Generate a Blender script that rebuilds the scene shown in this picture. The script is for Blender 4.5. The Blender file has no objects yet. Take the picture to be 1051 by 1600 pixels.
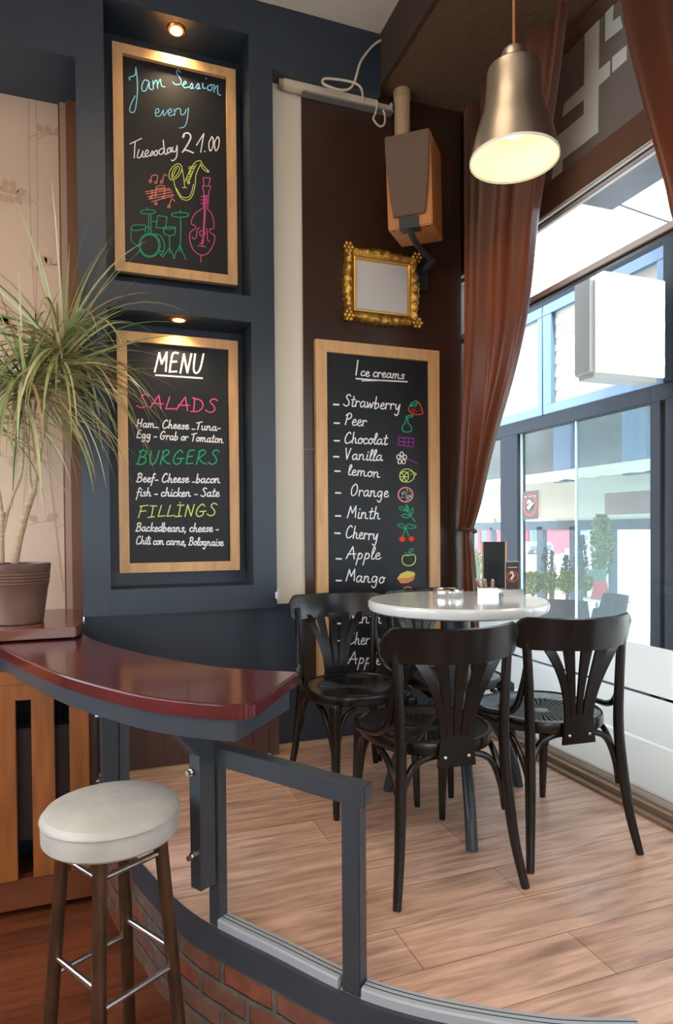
import bpy, bmesh, math, random
from mathutils import Vector, Matrix
rnd = random.Random(7)
S = bpy.context.scene
COL = S.collection
PI = math.pi
# ------------------------------------------------------------------ camera
EYE = 1.16
FOC, CX, CY = 1018.0, 525.5, 847.0
YAW, PIT, ROL = [math.radians(a) for a in (19.92, -1.03, -0.423)]
def cam_axes():
    c, s = math.cos(YAW), math.sin(YAW)
    r = Vector((c, -s, 0)); fw = Vector((s, c, 0)); u = Vector((0, 0, 1))
    f2 = fw*math.cos(PIT)+u*math.sin(PIT); u2 = u*math.cos(PIT)-fw*math.sin(PIT)
    return r*math.cos(ROL)+u2*math.sin(ROL), u2*math.cos(ROL)-r*math.sin(ROL), f2
RX, UP, FW = cam_axes()
cam = bpy.data.cameras.new('camera'); camo = bpy.data.objects.new('camera', cam); COL.objects.link(camo)
cam.sensor_fit = 'VERTICAL'; cam.sensor_height = 36.0; cam.sensor_width = 36.0
cam.lens = FOC*36.0/1600; cam.shift_y = (CY-800)/1600.0; cam.shift_x = (525.5-CX)/1600.0
cam.clip_start = .02; cam.clip_end = 200
camo.matrix_world = Matrix((( RX.x, UP.x, -FW.x, 0), (RX.y, UP.y, -FW.y, 0), (RX.z, UP.z, -FW.z, EYE), (0, 0, 0, 1)))
S.camera = camo
# ------------------------------------------------------------------ light, exposure
S.view_settings.view_transform = 'Standard'; S.view_settings.look = 'None'
S.view_settings.gamma = 1; S.view_settings.use_curve_mapping = False
S.view_settings.exposure = 1.4
W = bpy.data.worlds.new('world'); S.world = W; W.use_nodes = True
W.node_tree.nodes['Background'].inputs[0].default_value = (.80, .90, 1.0, 1)
W.node_tree.nodes['Background'].inputs[1].default_value = 2.6
def light(name, kind, loc, energy, color, rot=(0, 0, 0), **k):
    d = bpy.data.lights.new(name, kind); d.energy = energy; d.color = color
    for a, b in k.items(): setattr(d, a, b)
    o = bpy.data.objects.new(name, d); o.location = loc; o.rotation_euler = rot; COL.objects.link(o); return o
sun = light('sun', 'SUN', (0, 0, 20), 4.0, (1, .96, .88), angle=.01)
sun.rotation_euler = Vector((.10, .60, -.80)).to_track_quat('-Z', 'Y').to_euler()
light('warm_fill', 'AREA', (-.9, -.6, 3.74), 14, (1, .80, .58), shape='RECTANGLE', size=1.6, size_y=1.2)  # unseen warm fill added to brighten the room, not a known fitting
light('warm_fill', 'AREA', (.2, 1.4, 3.74), 4, (1, .74, .50), shape='RECTANGLE', size=.9, size_y=.9)  # second added fill overhead, no lamp stands here
# ------------------------------------------------------------------ pixel -> point on a real plane
def ray(x, y): return RX*((x-CX)/FOC)-UP*((y-CY)/FOC)+FW
E0 = Vector((0, 0, EYE))
def pz(x, y, z=0.0): r = ray(x, y); return E0+r*((z-EYE)/r.z)
def py(x, y, Y): r = ray(x, y); return E0+r*(Y/r.y)
def px(x, y, X): r = ray(x, y); return E0+r*(X/r.x)
def pd(x, y, D): return E0+ray(x, y)*D
# ------------------------------------------------------------------ materials
def lin(c):
    if isinstance(c, str): c = [int(c[i:i+2], 16)/255 for i in (0, 2, 4)]
    return tuple((v/12.92 if v <= .04045 else ((v+.055)/1.055)**2.4) for v in c)+(1,)
MATS = {}
def mat(name, col, rough=.5, metal=0, spec=.5, bump=0, bscale=40, var=0, vscale=8, stretch=(1, 1, 1), coat=0, emit=None, es=0, **k):
    if name in MATS: return MATS[name]
    m = bpy.data.materials.new(name); m.use_nodes = True; nt = m.node_tree; b = nt.nodes['Principled BSDF']
    c = lin(col) if isinstance(col, str) else tuple(col)+(1,)
    b.inputs['Base Color'].default_value = c; b.inputs['Roughness'].default_value = rough
    b.inputs['Metallic'].default_value = metal; b.inputs['Specular IOR Level'].default_value = spec
    b.inputs['Coat Weight'].default_value = coat; b.inputs['Coat Roughness'].default_value = .12
    for a, v in k.items(): b.inputs[a].default_value = v
    if emit: b.inputs['Emission Color'].default_value = lin(emit); b.inputs['Emission Strength'].default_value = es
    if var or bump:
        tc = nt.nodes.new('ShaderNodeTexCoord'); mp = nt.nodes.new('ShaderNodeMapping')
        mp.inputs['Scale'].default_value = stretch; nt.links.new(tc.outputs['Object'], mp.inputs[0])
    if var:
        n = nt.nodes.new('ShaderNodeTexNoise'); n.inputs['Scale'].default_value = vscale; n.inputs['Detail'].default_value = 6
        nt.links.new(mp.outputs[0], n.inputs[0])
        r = nt.nodes.new('ShaderNodeMapRange'); r.inputs[1].default_value = .3; r.inputs[2].default_value = .7
        r.inputs[3].default_value = 1-var; r.inputs[4].default_value = 1+var
        nt.links.new(n.outputs[0], r.inputs[0])
        mx = nt.nodes.new('ShaderNodeVectorMath'); mx.operation = 'SCALE'; mx.inputs[0].default_value = c[:3]
        nt.links.new(r.outputs[0], mx.inputs['Scale']); nt.links.new(mx.outputs[0], b.inputs['Base Color'])
    if bump:
        n2 = nt.nodes.new('ShaderNodeTexNoise'); n2.inputs['Scale'].default_value = bscale; n2.inputs['Detail'].default_value = 5
        nt.links.new(mp.outputs[0], n2.inputs[0])
        bp = nt.nodes.new('ShaderNodeBump'); bp.inputs['Strength'].default_value = bump; bp.inputs['Distance'].default_value = .01
        nt.links.new(n2.outputs[0], bp.inputs['Height']); nt.links.new(bp.outputs[0], b.inputs['Normal'])
    MATS[name] = m; return m
def glass_mat(name, tint, refl=.08, rough=0.0):
    m = bpy.data.materials.new(name); m.use_nodes = True; nt = m.node_tree
    for n in list(nt.nodes):
        if n.type != 'OUTPUT_MATERIAL': nt.nodes.remove(n)
    out = [n for n in nt.nodes if n.type == 'OUTPUT_MATERIAL'][0]
    t = nt.nodes.new('ShaderNodeBsdfTransparent'); t.inputs[0].default_value = tint+(1,)
    g = nt.nodes.new('ShaderNodeBsdfGlossy'); g.inputs['Roughness'].default_value = rough
    f = nt.nodes.new('ShaderNodeLayerWeight'); f.inputs[0].default_value = .12
    mr = nt.nodes.new('ShaderNodeMapRange'); mr.inputs[3].default_value = refl; mr.inputs[4].default_value = .45
    nt.links.new(f.outputs['Fresnel'], mr.inputs[0])
    x = nt.nodes.new('ShaderNodeMixShader'); nt.links.new(mr.outputs[0], x.inputs[0])
    nt.links.new(t.outputs[0], x.inputs[1]); nt.links.new(g.outputs[0], x.inputs[2]); nt.links.new(x.outputs[0], out.inputs[0])
    MATS[name] = m; return m
def translucent_mat(name, col, tcol, fac, rough=.45, sheen=0):
    m = mat(name, col, rough=rough); nt = m.node_tree; b = nt.nodes['Principled BSDF']
    b.inputs['Sheen Weight'].default_value = sheen
    out = [n for n in nt.nodes if n.type == 'OUTPUT_MATERIAL'][0]
    t = nt.nodes.new('ShaderNodeBsdfTranslucent'); t.inputs[0].default_value = lin(tcol)
    x = nt.nodes.new('ShaderNodeMixShader'); x.inputs[0].default_value = fac
    nt.links.new(b.outputs[0], x.inputs[1]); nt.links.new(t.outputs[0], x.inputs[2]); nt.links.new(x.outputs[0], out.inputs[0])
    return m
def plank_mat(name, c1, c2, gap, rough, scale=1.0, along='X'):
    m = mat(name, c1, rough=rough); nt = m.node_tree; b = nt.nodes['Principled BSDF']; L = nt.links.new
    tc = nt.nodes.new('ShaderNodeTexCoord'); mp = nt.nodes.new('ShaderNodeMapping'); L(tc.outputs['Object'], mp.inputs[0])
    if along == 'Y': mp.inputs['Rotation'].default_value = (0, 0, PI/2)
    br = nt.nodes.new('ShaderNodeTexBrick'); br.offset = .37; br.inputs['Scale'].default_value = 1
    br.inputs['Brick Width'].default_value = 1.25; br.inputs['Row Height'].default_value = .19
    br.inputs['Mortar Size'].default_value = .0016; br.inputs['Mortar Smooth'].default_value = .2; br.inputs['Bias'].default_value = -.1
    br.inputs['Color1'].default_value = lin(c1); br.inputs['Color2'].default_value = lin(c2); br.inputs['Mortar'].default_value = lin(gap)
    L(mp.outputs[0], br.inputs[0])
    m2 = nt.nodes.new('ShaderNodeMapping'); m2.inputs['Scale'].default_value = (1.6, 16, 1); L(mp.outputs[0], m2.inputs[0])
    n = nt.nodes.new('ShaderNodeTexNoise'); n.inputs['Scale'].default_value = 2.2; n.inputs['Detail'].default_value = 9; n.inputs['Distortion'].default_value = .8; L(m2.outputs[0], n.inputs[0])
    m3 = nt.nodes.new('ShaderNodeMapping'); m3.inputs['Scale'].default_value = (1.2, 4.5, 1); L(mp.outputs[0], m3.inputs[0])
    n3 = nt.nodes.new('ShaderNodeTexNoise'); n3.inputs['Scale'].default_value = 2.0; n3.inputs['Detail'].default_value = 4; L(m3.outputs[0], n3.inputs[0])
    r = nt.nodes.new('ShaderNodeValToRGB'); e = r.color_ramp.elements
    e[0].position = .30; e[0].color = (.62, .58, .58, 1); e[1].position = .62; e[1].color = (1.12, 1.12, 1.12, 1); L(n.outputs[0], r.inputs[0])
    r3 = nt.nodes.new('ShaderNodeValToRGB'); e = r3.color_ramp.elements
    e[0].position = .28; e[0].color = (.74, .70, .70, 1); e[1].position = .5; e[1].color = (1.05, 1.05, 1.05, 1); L(n3.outputs[0], r3.inputs[0])
    x = nt.nodes.new('ShaderNodeVectorMath'); x.operation = 'MULTIPLY'; L(br.outputs['Color'], x.inputs[0]); L(r.outputs[0], x.inputs[1])
    y = nt.nodes.new('ShaderNodeVectorMath'); y.operation = 'MULTIPLY'; L(x.outputs[0], y.inputs[0]); L(r3.outputs[0], y.inputs[1])
    L(y.outputs[0], b.inputs['Base Color'])
    return m
def brick_mat():
    m = mat('red_brick', '7a4632', rough=.9); nt = m.node_tree; b = nt.nodes['Principled BSDF']; L = nt.links.new
    uv = nt.nodes.new('ShaderNodeUVMap'); ns = nt.nodes.new('ShaderNodeTexNoise'); ns.inputs['Scale'].default_value = 9; ns.inputs['Detail'].default_value = 5
    L(uv.outputs[0], ns.inputs[0])
    ad = nt.nodes.new('ShaderNodeVectorMath'); ad.operation = 'MULTIPLY_ADD'; ad.inputs[1].default_value = (.02, .02, 0)
    L(ns.outputs['Color'], ad.inputs[0]); L(uv.outputs[0], ad.inputs[2])
    br = nt.nodes.new('ShaderNodeTexBrick'); br.inputs['Scale'].default_value = 1; br.inputs['Brick Width'].default_value = .2; br.inputs['Row Height'].default_value = .072
    br.inputs['Mortar Size'].default_value = .012; br.inputs['Mortar Smooth'].default_value = .5
    br.inputs['Color1'].default_value = lin('8f4a30'); br.inputs['Color2'].default_value = lin('6f5a4e'); br.inputs['Mortar'].default_value = lin('6a645c')
    L(ad.outputs[0], br.inputs[0])
    n2 = nt.nodes.new('ShaderNodeTexNoise'); n2.inputs['Scale'].default_value = 14; n2.inputs['Detail'].default_value = 6; L(uv.outputs[0], n2.inputs[0])
    r = nt.nodes.new('ShaderNodeValToRGB'); e = r.color_ramp.elements; e[0].position = .4; e[1].position = .6
    e[0].color = lin('8b847c'); e[1].color = (1, 1, 1, 1)
    L(n2.outputs[0], r.inputs[0])
    mx = nt.nodes.new('ShaderNodeMix'); mx.data_type = 'RGBA'; L(n2.outputs[0], mx.inputs[0]); L(br.outputs['Color'], mx.inputs[6]); L(r.outputs[0], mx.inputs[7]); mx.blend_type = 'MULTIPLY'
    L(mx.outputs[2], b.inputs['Base Color'])
    bp = nt.nodes.new('ShaderNodeBump'); bp.invert = True; bp.inputs['Distance'].default_value = .01; bp.inputs['Strength'].default_value = .9
    L(br.outputs['Fac'], bp.inputs['Height']); L(bp.outputs[0], b.inputs['Normal'])
    return m
# ------------------------------------------------------------------ mesh builder
def catmull(P, n=8, closed=False):
    P = [Vector(p) for p in P]
    if len(P) < 3 and not closed: return P
    out = []; N = len(P); R = range(N if closed else N-1)
    for i in R:
        if closed: a, b, c, d = P[i-1], P[i], P[(i+1) % N], P[(i+2) % N]
        else: a, b, c, d = P[max(i-1, 0)], P[i], P[i+1], P[min(i+2, N-1)]
        for k in range(n):
            t = k/n
            out.append(.5*((2*b)+(c-a)*t+(2*a-5*b+4*c-d)*t*t+(3*b-a-3*c+d)*t**3))
    if not closed: out.append(P[-1])
    return out
class MB:
    def __init__(s): s.v = []; s.f = []; s.mi = []; s.uv = None
    def add(s, vs, fs, mi=0):
        o = len(s.v); s.v += [tuple(v) for v in vs]; s.f += [tuple(i+o for i in f) for f in fs]; s.mi += [mi]*len(fs); return s
    def box(s, x0, x1, y0, y1, z0, z1, mi=0, M=None):
        vs = [Vector((x, y, z)) for z in (z0, z1) for y in (y0, y1) for x in (x0, x1)]
        if M: vs = [M @ v for v in vs]
        return s.add(vs, [(0, 2, 3, 1), (4, 5, 7, 6), (0, 1, 5, 4), (2, 6, 7, 3), (0, 4, 6, 2), (1, 3, 7, 5)], mi)
    def prism(s, poly, ext, mi=0):          # polygon (3-D points) pushed by the vector ext
        n = len(poly); P = [Vector(p) for p in poly]; e = Vector(ext)
        return s.add(P+[p+e for p in P], [tuple(range(n-1, -1, -1)), tuple(range(n, 2*n))]+[(i, (i+1) % n, n+(i+1) % n, n+i) for i in range(n)], mi)
    def tube(s, path, r, seg=10, mi=0, closed=False, smooth=6, cap=True, flat=None):
        P = catmull(path, smooth, closed) if smooth else [Vector(p) for p in path]
        N = len(P); rr = r if isinstance(r, (list, tuple)) else [r]*2
        vs = []; up = None
        for i, p in enumerate(P):
            if closed: t = P[(i+1) % N]-P[i-1]
            else: t = P[min(i+1, N-1)]-P[max(i-1, 0)]
            t.normalize()
            if up is None: up = t.orthogonal().normalized() if flat is None else Vector(flat)
            up = (up-t*up.dot(t)); up.normalize(); sd = t.cross(up)
            u = i/(N-1)*(len(rr)-1); k = min(int(u), len(rr)-2); R = rr[k]+(rr[k+1]-rr[k])*(u-k)
            for j in range(seg):
                a = 2*PI*j/seg; vs.append(p+(up*math.cos(a)+sd*math.sin(a))*R)
        fs = []
        for i in range(N if closed else N-1):
            for j in range(seg):
                a, b = i*seg+j, i*seg+(j+1) % seg; c, d = ((i+1) % N)*seg+(j+1) % seg, ((i+1) % N)*seg+j
                fs.append((a, b, c, d))
        if cap and not closed: fs += [tuple(range(seg-1, -1, -1)), tuple((N-1)*seg+j for j in range(seg))]
        return s.add(vs, fs, mi)
    def sweep(s, path, prof, mi=0, smooth=0, up=(0, 0, 1)):     # profile [(side, up)] along a path
        P = catmull(path, smooth) if smooth else [Vector(p) for p in path]
        N = len(P); k = len(prof); vs = []
        U = Vector(up)
        for i, p in enumerate(P):
            t = (P[min(i+1, N-1)]-P[max(i-1, 0)]).normalized(); sd = t.cross(U).normalized(); u2 = sd.cross(t)
            vs += [p+sd*a+u2*b for a, b in prof]
        fs = [(i*k+j, i*k+(j+1) % k, (i+1)*k+(j+1) % k, (i+1)*k+j) for i in range(N-1) for j in range(k)]
        fs += [tuple(range(k-1, -1, -1)), tuple((N-1)*k+j for j in range(k))]
        return s.add(vs, fs, mi)
    def lathe(s, prof, seg=32, c=(0, 0, 0), mi=0, close=True):   # profile [(r, z)]
        c = Vector(c); n = len(prof)
        vs = [c+Vector((r*math.cos(2*PI*j/seg), r*math.sin(2*PI*j/seg), z)) for r, z in prof for j in range(seg)]
        fs = [(i*seg+j, i*seg+(j+1) % seg, (i+1)*seg+(j+1) % seg, (i+1)*seg+j) for i in range(n-1) for j in range(seg)]
        if close:
            if prof[0][0] > 1e-6: fs.append(tuple(range(seg-1, -1, -1)))
            if prof[-1][0] > 1e-6: fs.append(tuple((n-1)*seg+j for j in range(seg)))
        return s.add(vs, fs, mi)
    def ell(s, c, r, seg=14, rings=8, mi=0):
        c = Vector(c); r = Vector(r) if not isinstance(r, (int, float)) else Vector((r, r, r))
        vs = []; fs = []
        for i in range(rings+1):
            t = PI*i/rings
            for j in range(seg):
                a = 2*PI*j/seg; vs.append(c+Vector((r.x*math.sin(t)*math.cos(a), r.y*math.sin(t)*math.sin(a), -r.z*math.cos(t))))
        for i in range(rings):
            for j in range(seg): fs.append((i*seg+j, i*seg+(j+1) % seg, (i+1)*seg+(j+1) % seg, (i+1)*seg+j))
        return s.add(vs, fs, mi)
    def grid(s, rows, mi=0):
        n = len(rows[0]); vs = [p for r in rows for p in r]
        fs = [(i*n+j, i*n+j+1, (i+1)*n+j+1, (i+1)*n+j) for i in range(len(rows)-1) for j in range(n-1)]
        return s.add(vs, fs, mi)
    def build(s, name, m, parent=None, smooth=None, bevel=0, solid=0):
        me = bpy.data.meshes.new(name); me.from_pydata(s.v, [], s.f)
        for x in (m if isinstance(m, (list, tuple)) else [m]): me.materials.append(x)
        for p, i in zip(me.polygons, s.mi): p.material_index = i
        bm = bmesh.new(); bm.from_mesh(me); bmesh.ops.remove_doubles(bm, verts=bm.verts, dist=1e-6)
        bmesh.ops.recalc_face_normals(bm, faces=bm.faces)
        if solid: bmesh.ops.solidify(bm, geom=bm.faces[:], thickness=solid)
        if bevel:
            ed = [e for e in bm.edges if len(e.link_faces) == 2 and e.calc_face_angle(0) > .5]
            bmesh.ops.bevel(bm, geom=ed, offset=bevel, segments=2, affect='EDGES', clamp_overlap=True)
        bm.to_mesh(me); bm.free()
        if smooth is not None or not bevel:
            me.shade_smooth(); me.set_sharp_from_angle(angle=smooth or .6)
        o = bpy.data.objects.new(name, me); COL.objects.link(o)
        if parent: o.parent = parent
        return o
def thing(name, label, cat, loc=(0, 0, 0), rz=0, group=None):
    o = bpy.data.objects.new(name, None); o.empty_display_size = .05; COL.objects.link(o); o.location = loc; o.rotation_euler = (0, 0, rz)
    return tag(o, label, cat, group)
def tag(o, label, cat, group=None):
    o['label'] = label; o['category'] = cat
    if group: o['group'] = group
    return o
def struct(name, mb, m, **k):
    o = mb.build(name, m, **k); o['kind'] = 'structure'; return o
def copy_tree(o, parent=None):
    c = o.copy(); COL.objects.link(c)
    if parent: c.parent = parent
    for ch in [x for x in bpy.data.objects if x.parent == o]: copy_tree(ch, c)
    return c
def base(o, loc=None):                      # moves the origin of a thing built in room coordinates to its own base
    ms = []
    def walk(x):
        if x.type == 'MESH': ms.append(x.data)
        for ch in [c for c in bpy.data.objects if c.parent == x]: walk(ch)
    walk(o)
    if loc is None:
        P = [v.co for m in ms for v in m.vertices]
        lo = [min(p[i] for p in P) for i in range(3)]; hi = [max(p[i] for p in P) for i in range(3)]
        loc = ((lo[0]+hi[0])/2, (lo[1]+hi[1])/2, lo[2])
    L = Vector(loc)
    for m in ms: m.transform(Matrix.Translation(-L))
    o.location = L; return o
# ------------------------------------------------------------------ palette
NAVY = mat('slate_blue_paint', (.024, .037, .054), rough=.36, var=.06, vscale=6, bump=.05, bscale=60)
CREAM = mat('cream_plaster', (.72, .66, .55), rough=.7)
WALLP = mat('beige_wallpaper', (.60, .43, .305), rough=.55, var=.04, vscale=3)
MOTIF = mat('wallpaper_motif', (.50, .32, .22), rough=.45)
BROWNP = mat('dark_brown_panel', (.042, .021, .014), rough=.26, var=.1, vscale=3)
CEIL = mat('cream_ceiling', (.62, .55, .44), rough=.9)
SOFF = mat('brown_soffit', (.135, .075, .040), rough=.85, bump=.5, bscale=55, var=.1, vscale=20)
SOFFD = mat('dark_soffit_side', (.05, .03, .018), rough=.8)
TRIMW = mat('pale_skirting_wood', (.50, .33, .19), rough=.45, var=.15, vscale=6, stretch=(1, 8, 8))
OAK = mat('light_oak_frame', (.62, .36, .16), rough=.38, var=.13, vscale=5, stretch=(6, 6, 1.2))
SLATE = mat('blackboard', (.0065, .008, .0115), rough=.42, spec=.35)
BLACKW = mat('black_lacquered_beech', (.0065, .0048, .0042), rough=.27, spec=.5)
STEEL = mat('grey_painted_steel', (.042, .052, .064), rough=.32, var=.06, vscale=20)
CHROME = mat('brushed_steel', (.62, .62, .62), rough=.22, metal=1)
ALU = mat('brushed_aluminium', (.40, .36, .31), rough=.34, metal=1)
WHITEP = mat('white_plastic', (.80, .80, .78), rough=.35)
CREAMP = mat('cream_plastic', (.66, .58, .44), rough=.4)
BLACK = mat('black_plastic', (.012, .012, .013), rough=.4)
GLASS = glass_mat('window_glass', (.97, .985, .98), refl=.012)
GLASST = glass_mat('teal_reflection_glass', (.78, .90, .92), refl=.03)  # teal tint put into the glass in place of a reflection
FROST = translucent_mat('frosted_film', (.80, .86, .84), (.86, .92, .90), .6) if False else translucent_mat('frosted_film', 'f8f8f6', 'ffffff', .65)
FLOOR = plank_mat('oak_laminate', 'dfb8a0', 'c79f88', '8a6a55', .33)
FLOOR2 = plank_mat('red_brown_laminate', '7a4228', '643420', '3a2016', .35)
# ------------------------------------------------------------------ the setting
EDGE = catmull([(-.03, 3.6, 0), (-.02, 3.0, 0), (.02, 2.7, 0), (.105, 2.394, 0), (.175, 2.17, 0), (.262, 1.955, 0), (.43, 1.70, 0), (.553, 1.515, 0), (.648, 1.41, 0), (.80, 1.29, 0), (1.05, 1.15, 0), (1.5, 1.02, 0), (2.2, .95, 0)], 6)
FZ = -.36
m = MB(); m.prism([(p.x, p.y, 0) for p in EDGE]+[(2.2, 3.75, 0), (-.03, 3.75, 0)], (0, 0, -.05)); struct('floor', m, FLOOR, smooth=.2)
m = MB(); m.box(-1.6, 2.3, -5, 3.7, FZ-.05, FZ); struct('floor_lower', m, FLOOR2)
m = MB(); rows = []; L = 0; UV = []
for i, p in enumerate(EDGE):
    if i: L += (p-EDGE[i-1]).length
    t = (EDGE[min(i+1, len(EDGE)-1)]-EDGE[max(i-1, 0)]).normalized(); nrm = Vector((t.y, -t.x, 0))
    rows.append([p-nrm*0.0+Vector((0, 0, -.075)), p+Vector((0, 0, FZ))]); UV.append(L)
m.grid(rows); ob = struct('wall_platform_riser', m, brick_mat())
uvl = ob.data.uv_layers.new(name='UVMap')
def nearest_u(co):
    i = min(range(len(EDGE)), key=lambda k: (EDGE[k].x-co.x)**2+(EDGE[k].y-co.y)**2); return UV[i]
for lp in ob.data.loops:
    co = ob.data.vertices[lp.vertex_index].co; uvl.data[lp.index].uv = (nearest_u(co), co.z-FZ)
m = MB(); m.sweep(EDGE, [(-.004, .004), (.012, .004), (.012, -.075), (-.004, -.075)]); struct('trim_1', m, STEEL, smooth=.4)
m = MB(); m.box(-1.6, 2.3, -4, 3.7, 3.80, 3.95); struct('ceiling', m, CEIL)
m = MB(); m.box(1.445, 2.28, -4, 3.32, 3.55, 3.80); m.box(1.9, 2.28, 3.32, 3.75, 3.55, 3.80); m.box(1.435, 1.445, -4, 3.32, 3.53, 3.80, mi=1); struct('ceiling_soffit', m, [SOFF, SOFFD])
# back wall in its layers
m = MB(); m.box(-.075, 1.97, 3.32, 3.40, FZ, .776); m.box(-1.6, -.075, 3.32, 3.40, FZ, .725); struct('wall_back', m, NAVY)
m = MB(); m.box(.844, 1.03, 3.32, 3.40, .776, 3.55); struct('wall_back_plaster', m, CREAM)
m = MB(); m.box(1.022, 1.9, 3.308, 3.40, .30, 1.59); m.box(1.022, 1.9, 3.308, 3.40, 1.593, 3.56); m.box(1.9, 1.97, 3.30, 3.75, 0, 3.56); m.box(1.97, 2.3, 3.70, 3.75, 0, 3.8); struct('wall_back_panel', m, BROWNP)
m = MB(); m.box(-1.6, -.07, 3.60, 3.70, .60, 3.55)
def motif(m, x0, z0, h, flip):
    pts = [Vector((x0+flip*.09*math.sin(2.2*t)+.05*t*flip, 3.599, z0+h*t)) for t in [k/8 for k in range(9)]]
    def leaf(c, a, l, w):
        d = Vector((math.cos(a), 0, math.sin(a))); n = Vector((-d.z, 0, d.x)); poly = [c+d*(l*t)+n*(w*math.sin(PI*t)*sg) for sg, ts in ((1, (0, .25, .5, .75, 1)), (-1, (.75, .5, .25))) for t in ts]
        leaf.k = (leaf.k+1) % 40; m.add([q-Vector((0, .0009+.0002*(leaf.k % 7), 0)) for q in poly], [tuple(range(len(poly)))], 1)
    leaf.k = 0
    cur = catmull(pts, 4)
    for a, b in zip(cur, cur[1:]):
        n = Vector((-(b-a).z, 0, (b-a).x)).normalized()*.003
        m.add([a-n, a+n, b+n, b-n], [(0, 1, 2, 3)], 1)
    for k in range(1, 9):
        c = pts[k]; s = 1 if k % 2 else -1
        br = [c+Vector((s*.11*t, 0, .09*t-.05*t*t)) for t in (0, .3, .6, 1)]
        for a, b in zip(br, br[1:]):
            n = Vector((-(b-a).z, 0, (b-a).x)).normalized()*.0025
            m.add([a-n, a+n, b+n, b-n], [(0, 1, 2, 3)], 1)
        e = br[-1]
        if k % 3 == 0:
            for q in range(5): a = q*2*PI/5+.3; leaf(e+Vector((math.cos(a), 0, math.sin(a)))*.016, a, .05, .017)
        else:
            leaf(e, .6*s+(0 if s > 0 else PI), .075, .022); leaf(br[2], 1.9*s+.3, .05, .016)
for kx, (x0, fl) in enumerate([(-.40, 1), (-.62, -1), (-.18, -1), (-.85, 1), (-1.1, -1)]): motif(m, x0, .85+.12*(kx % 2), 2.6, fl)
struct('wall_back_wallpaper', m, [WALLP, MOTIF], smooth=.2)
m = MB(); m.box(-.172, -.118, 3.575, 3.605, .76, 3.5, mi=1); m.box(-.135, -.072, 3.545, 3.605, .76, 3.5); struct('trim_2', m, [mat('rust_brown_post', (.17, .058, .022), rough=.45), mat('taupe_post', (.38, .25, .17), rough=.5)], bevel=.008)
# dark niche block with two recesses, and the bulkhead it rises into
m = MB(); F0, F1 = 3.22, 3.60
m.box(-.079, .0445, F0, F1, .768, 3.8); m.box(.7225, .8435, F0, 3.45, .768, 3.8)
m.box(.0445, .7225, F0, 3.45, .768, .889); m.box(.0445, .7225, F0, 3.45, 2.203, 2.333); m.box(.0445, .7225, F0, 3.45, 3.62, 3.8)
m.box(.03, .73, 3.44, 3.47, .768, 3.8); struct('wall_niche', m, NAVY, bevel=.002)
m = MB(); m.box(-1.6, -.079, F0, 3.70, 3.318, 3.8); struct('wall_bulkhead', m, NAVY)
m = MB(); m.box(.8435, 1.437, F0, 3.42, 3.481, 3.8); struct('wall_bulkhead_corner', m, NAVY)
m = MB(); m.box(.86, 1.75, 3.306, 3.322, .0, .035); m.box(1.75, 1.9, 3.304, 3.322, 0, .035); struct('baseboard_back', m, TRIMW, bevel=.004)
m = MB(); m.box(-1.7, -1.6, -4, 3.7, FZ, .80); m.box(-1.7, -1.6, -4, 3.7, 1.75, 3.8); m.box(-1.7, -1.6, -4, .2, .80, 1.75); m.box(-1.7, -1.6, 3.50, 3.7, .80, 1.75); struct('wall_left', m, WALLP)
m = MB(); m.box(-1.7, 2.3, -4.1, -4, FZ, .7); m.box(-1.7, 2.3, -4.1, -4, 2.0, 3.8); m.box(.3, 2.3, -4.1, -4, .7, 2.0); struct('wall_rear', m, CREAM)
# window side
WX = 2.20
BROWNW = mat('brown_window_frame', (.17, .095, .06), rough=.45)
LIGHTF = mat('pale_aluminium_frame', (.82, .80, .76), rough=.4)
TRACK = mat('bronze_floor_track', (.36, .27, .19), rough=.4, metal=.3)
def zwin(x, y, X=WX): return px(x, y, X).z
zt1 = px(930, 228.5, 2.15).z; zt0 = px(930, 278.6, 2.15).z
m = MB(); m.box(2.15, 2.162, -2.0, 3.70, zt0, zt1); m.box(2.162, 2.30, -2.0, 3.70, zt0+.03, zt1)
m.box(2.152, 2.175, -2.0, 3.70, zt0-.014, zt0, 1); m.box(2.175, 2.19, -2.0, 3.70, zt0-.012, zt0, 2); m.box(2.19, 2.215, -2.0, 3.70, zt0-.03, zt0+.03, 1)
zm = zwin(940, 411)
m.box(2.185, 2.225, -2.0, 3.70, zm-.018, zm+.014, 1); m.box(2.19, 2.22, -2.0, 3.70, zm-.03, zm-.018, 2)
m.box(2.15, 2.30, -2.1, -2.0, FZ, 3.8); m.box(2.15, 2.30, -2.0, 3.70, FZ, -.01); m.box(2.15, 2.28, -2.0, 3.70, 3.52, 3.8)
m.box(2.035, 2.075, .96, 3.70, 0, .012, 3); m.box(2.075, 2.10, .96, 3.70, 0, .034, 3); m.box(2.10, 2.17, .96, 3.70, 0, .008, 3); m.box(2.17, 2.195, .96, 3.70, 0, .04, 1); m.box(2.195, 2.215, -2, 3.70, 0, .03, 4)
struct('window_1', m, [BROWNW, LIGHTF, BLACK, TRACK, mat('blue_gasket', (.05, .12, .2), rough=.4)], bevel=.002)
zf1 = zwin(1013, 1009, WX); zg = zwin(1010, 1085, WX); zg2 = zwin(985, 1148, WX)
m = MB(); m.box(WX+.004, WX+.010, -2, 3.70, .02, zt0+.03); struct('window_1_glass', m, GLASS)
m = MB(); m.box(WX+.001, WX+.003, -2, 3.70, zg+.006, zf1); m.box(WX+.001, WX+.003, -2, 3.70, zg2+.006, zg-.006); m.box(WX+.001, WX+.003, -2, 3.70, .03, zg2-.006); struct('window_1_frosted_film', m, FROST)
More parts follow.
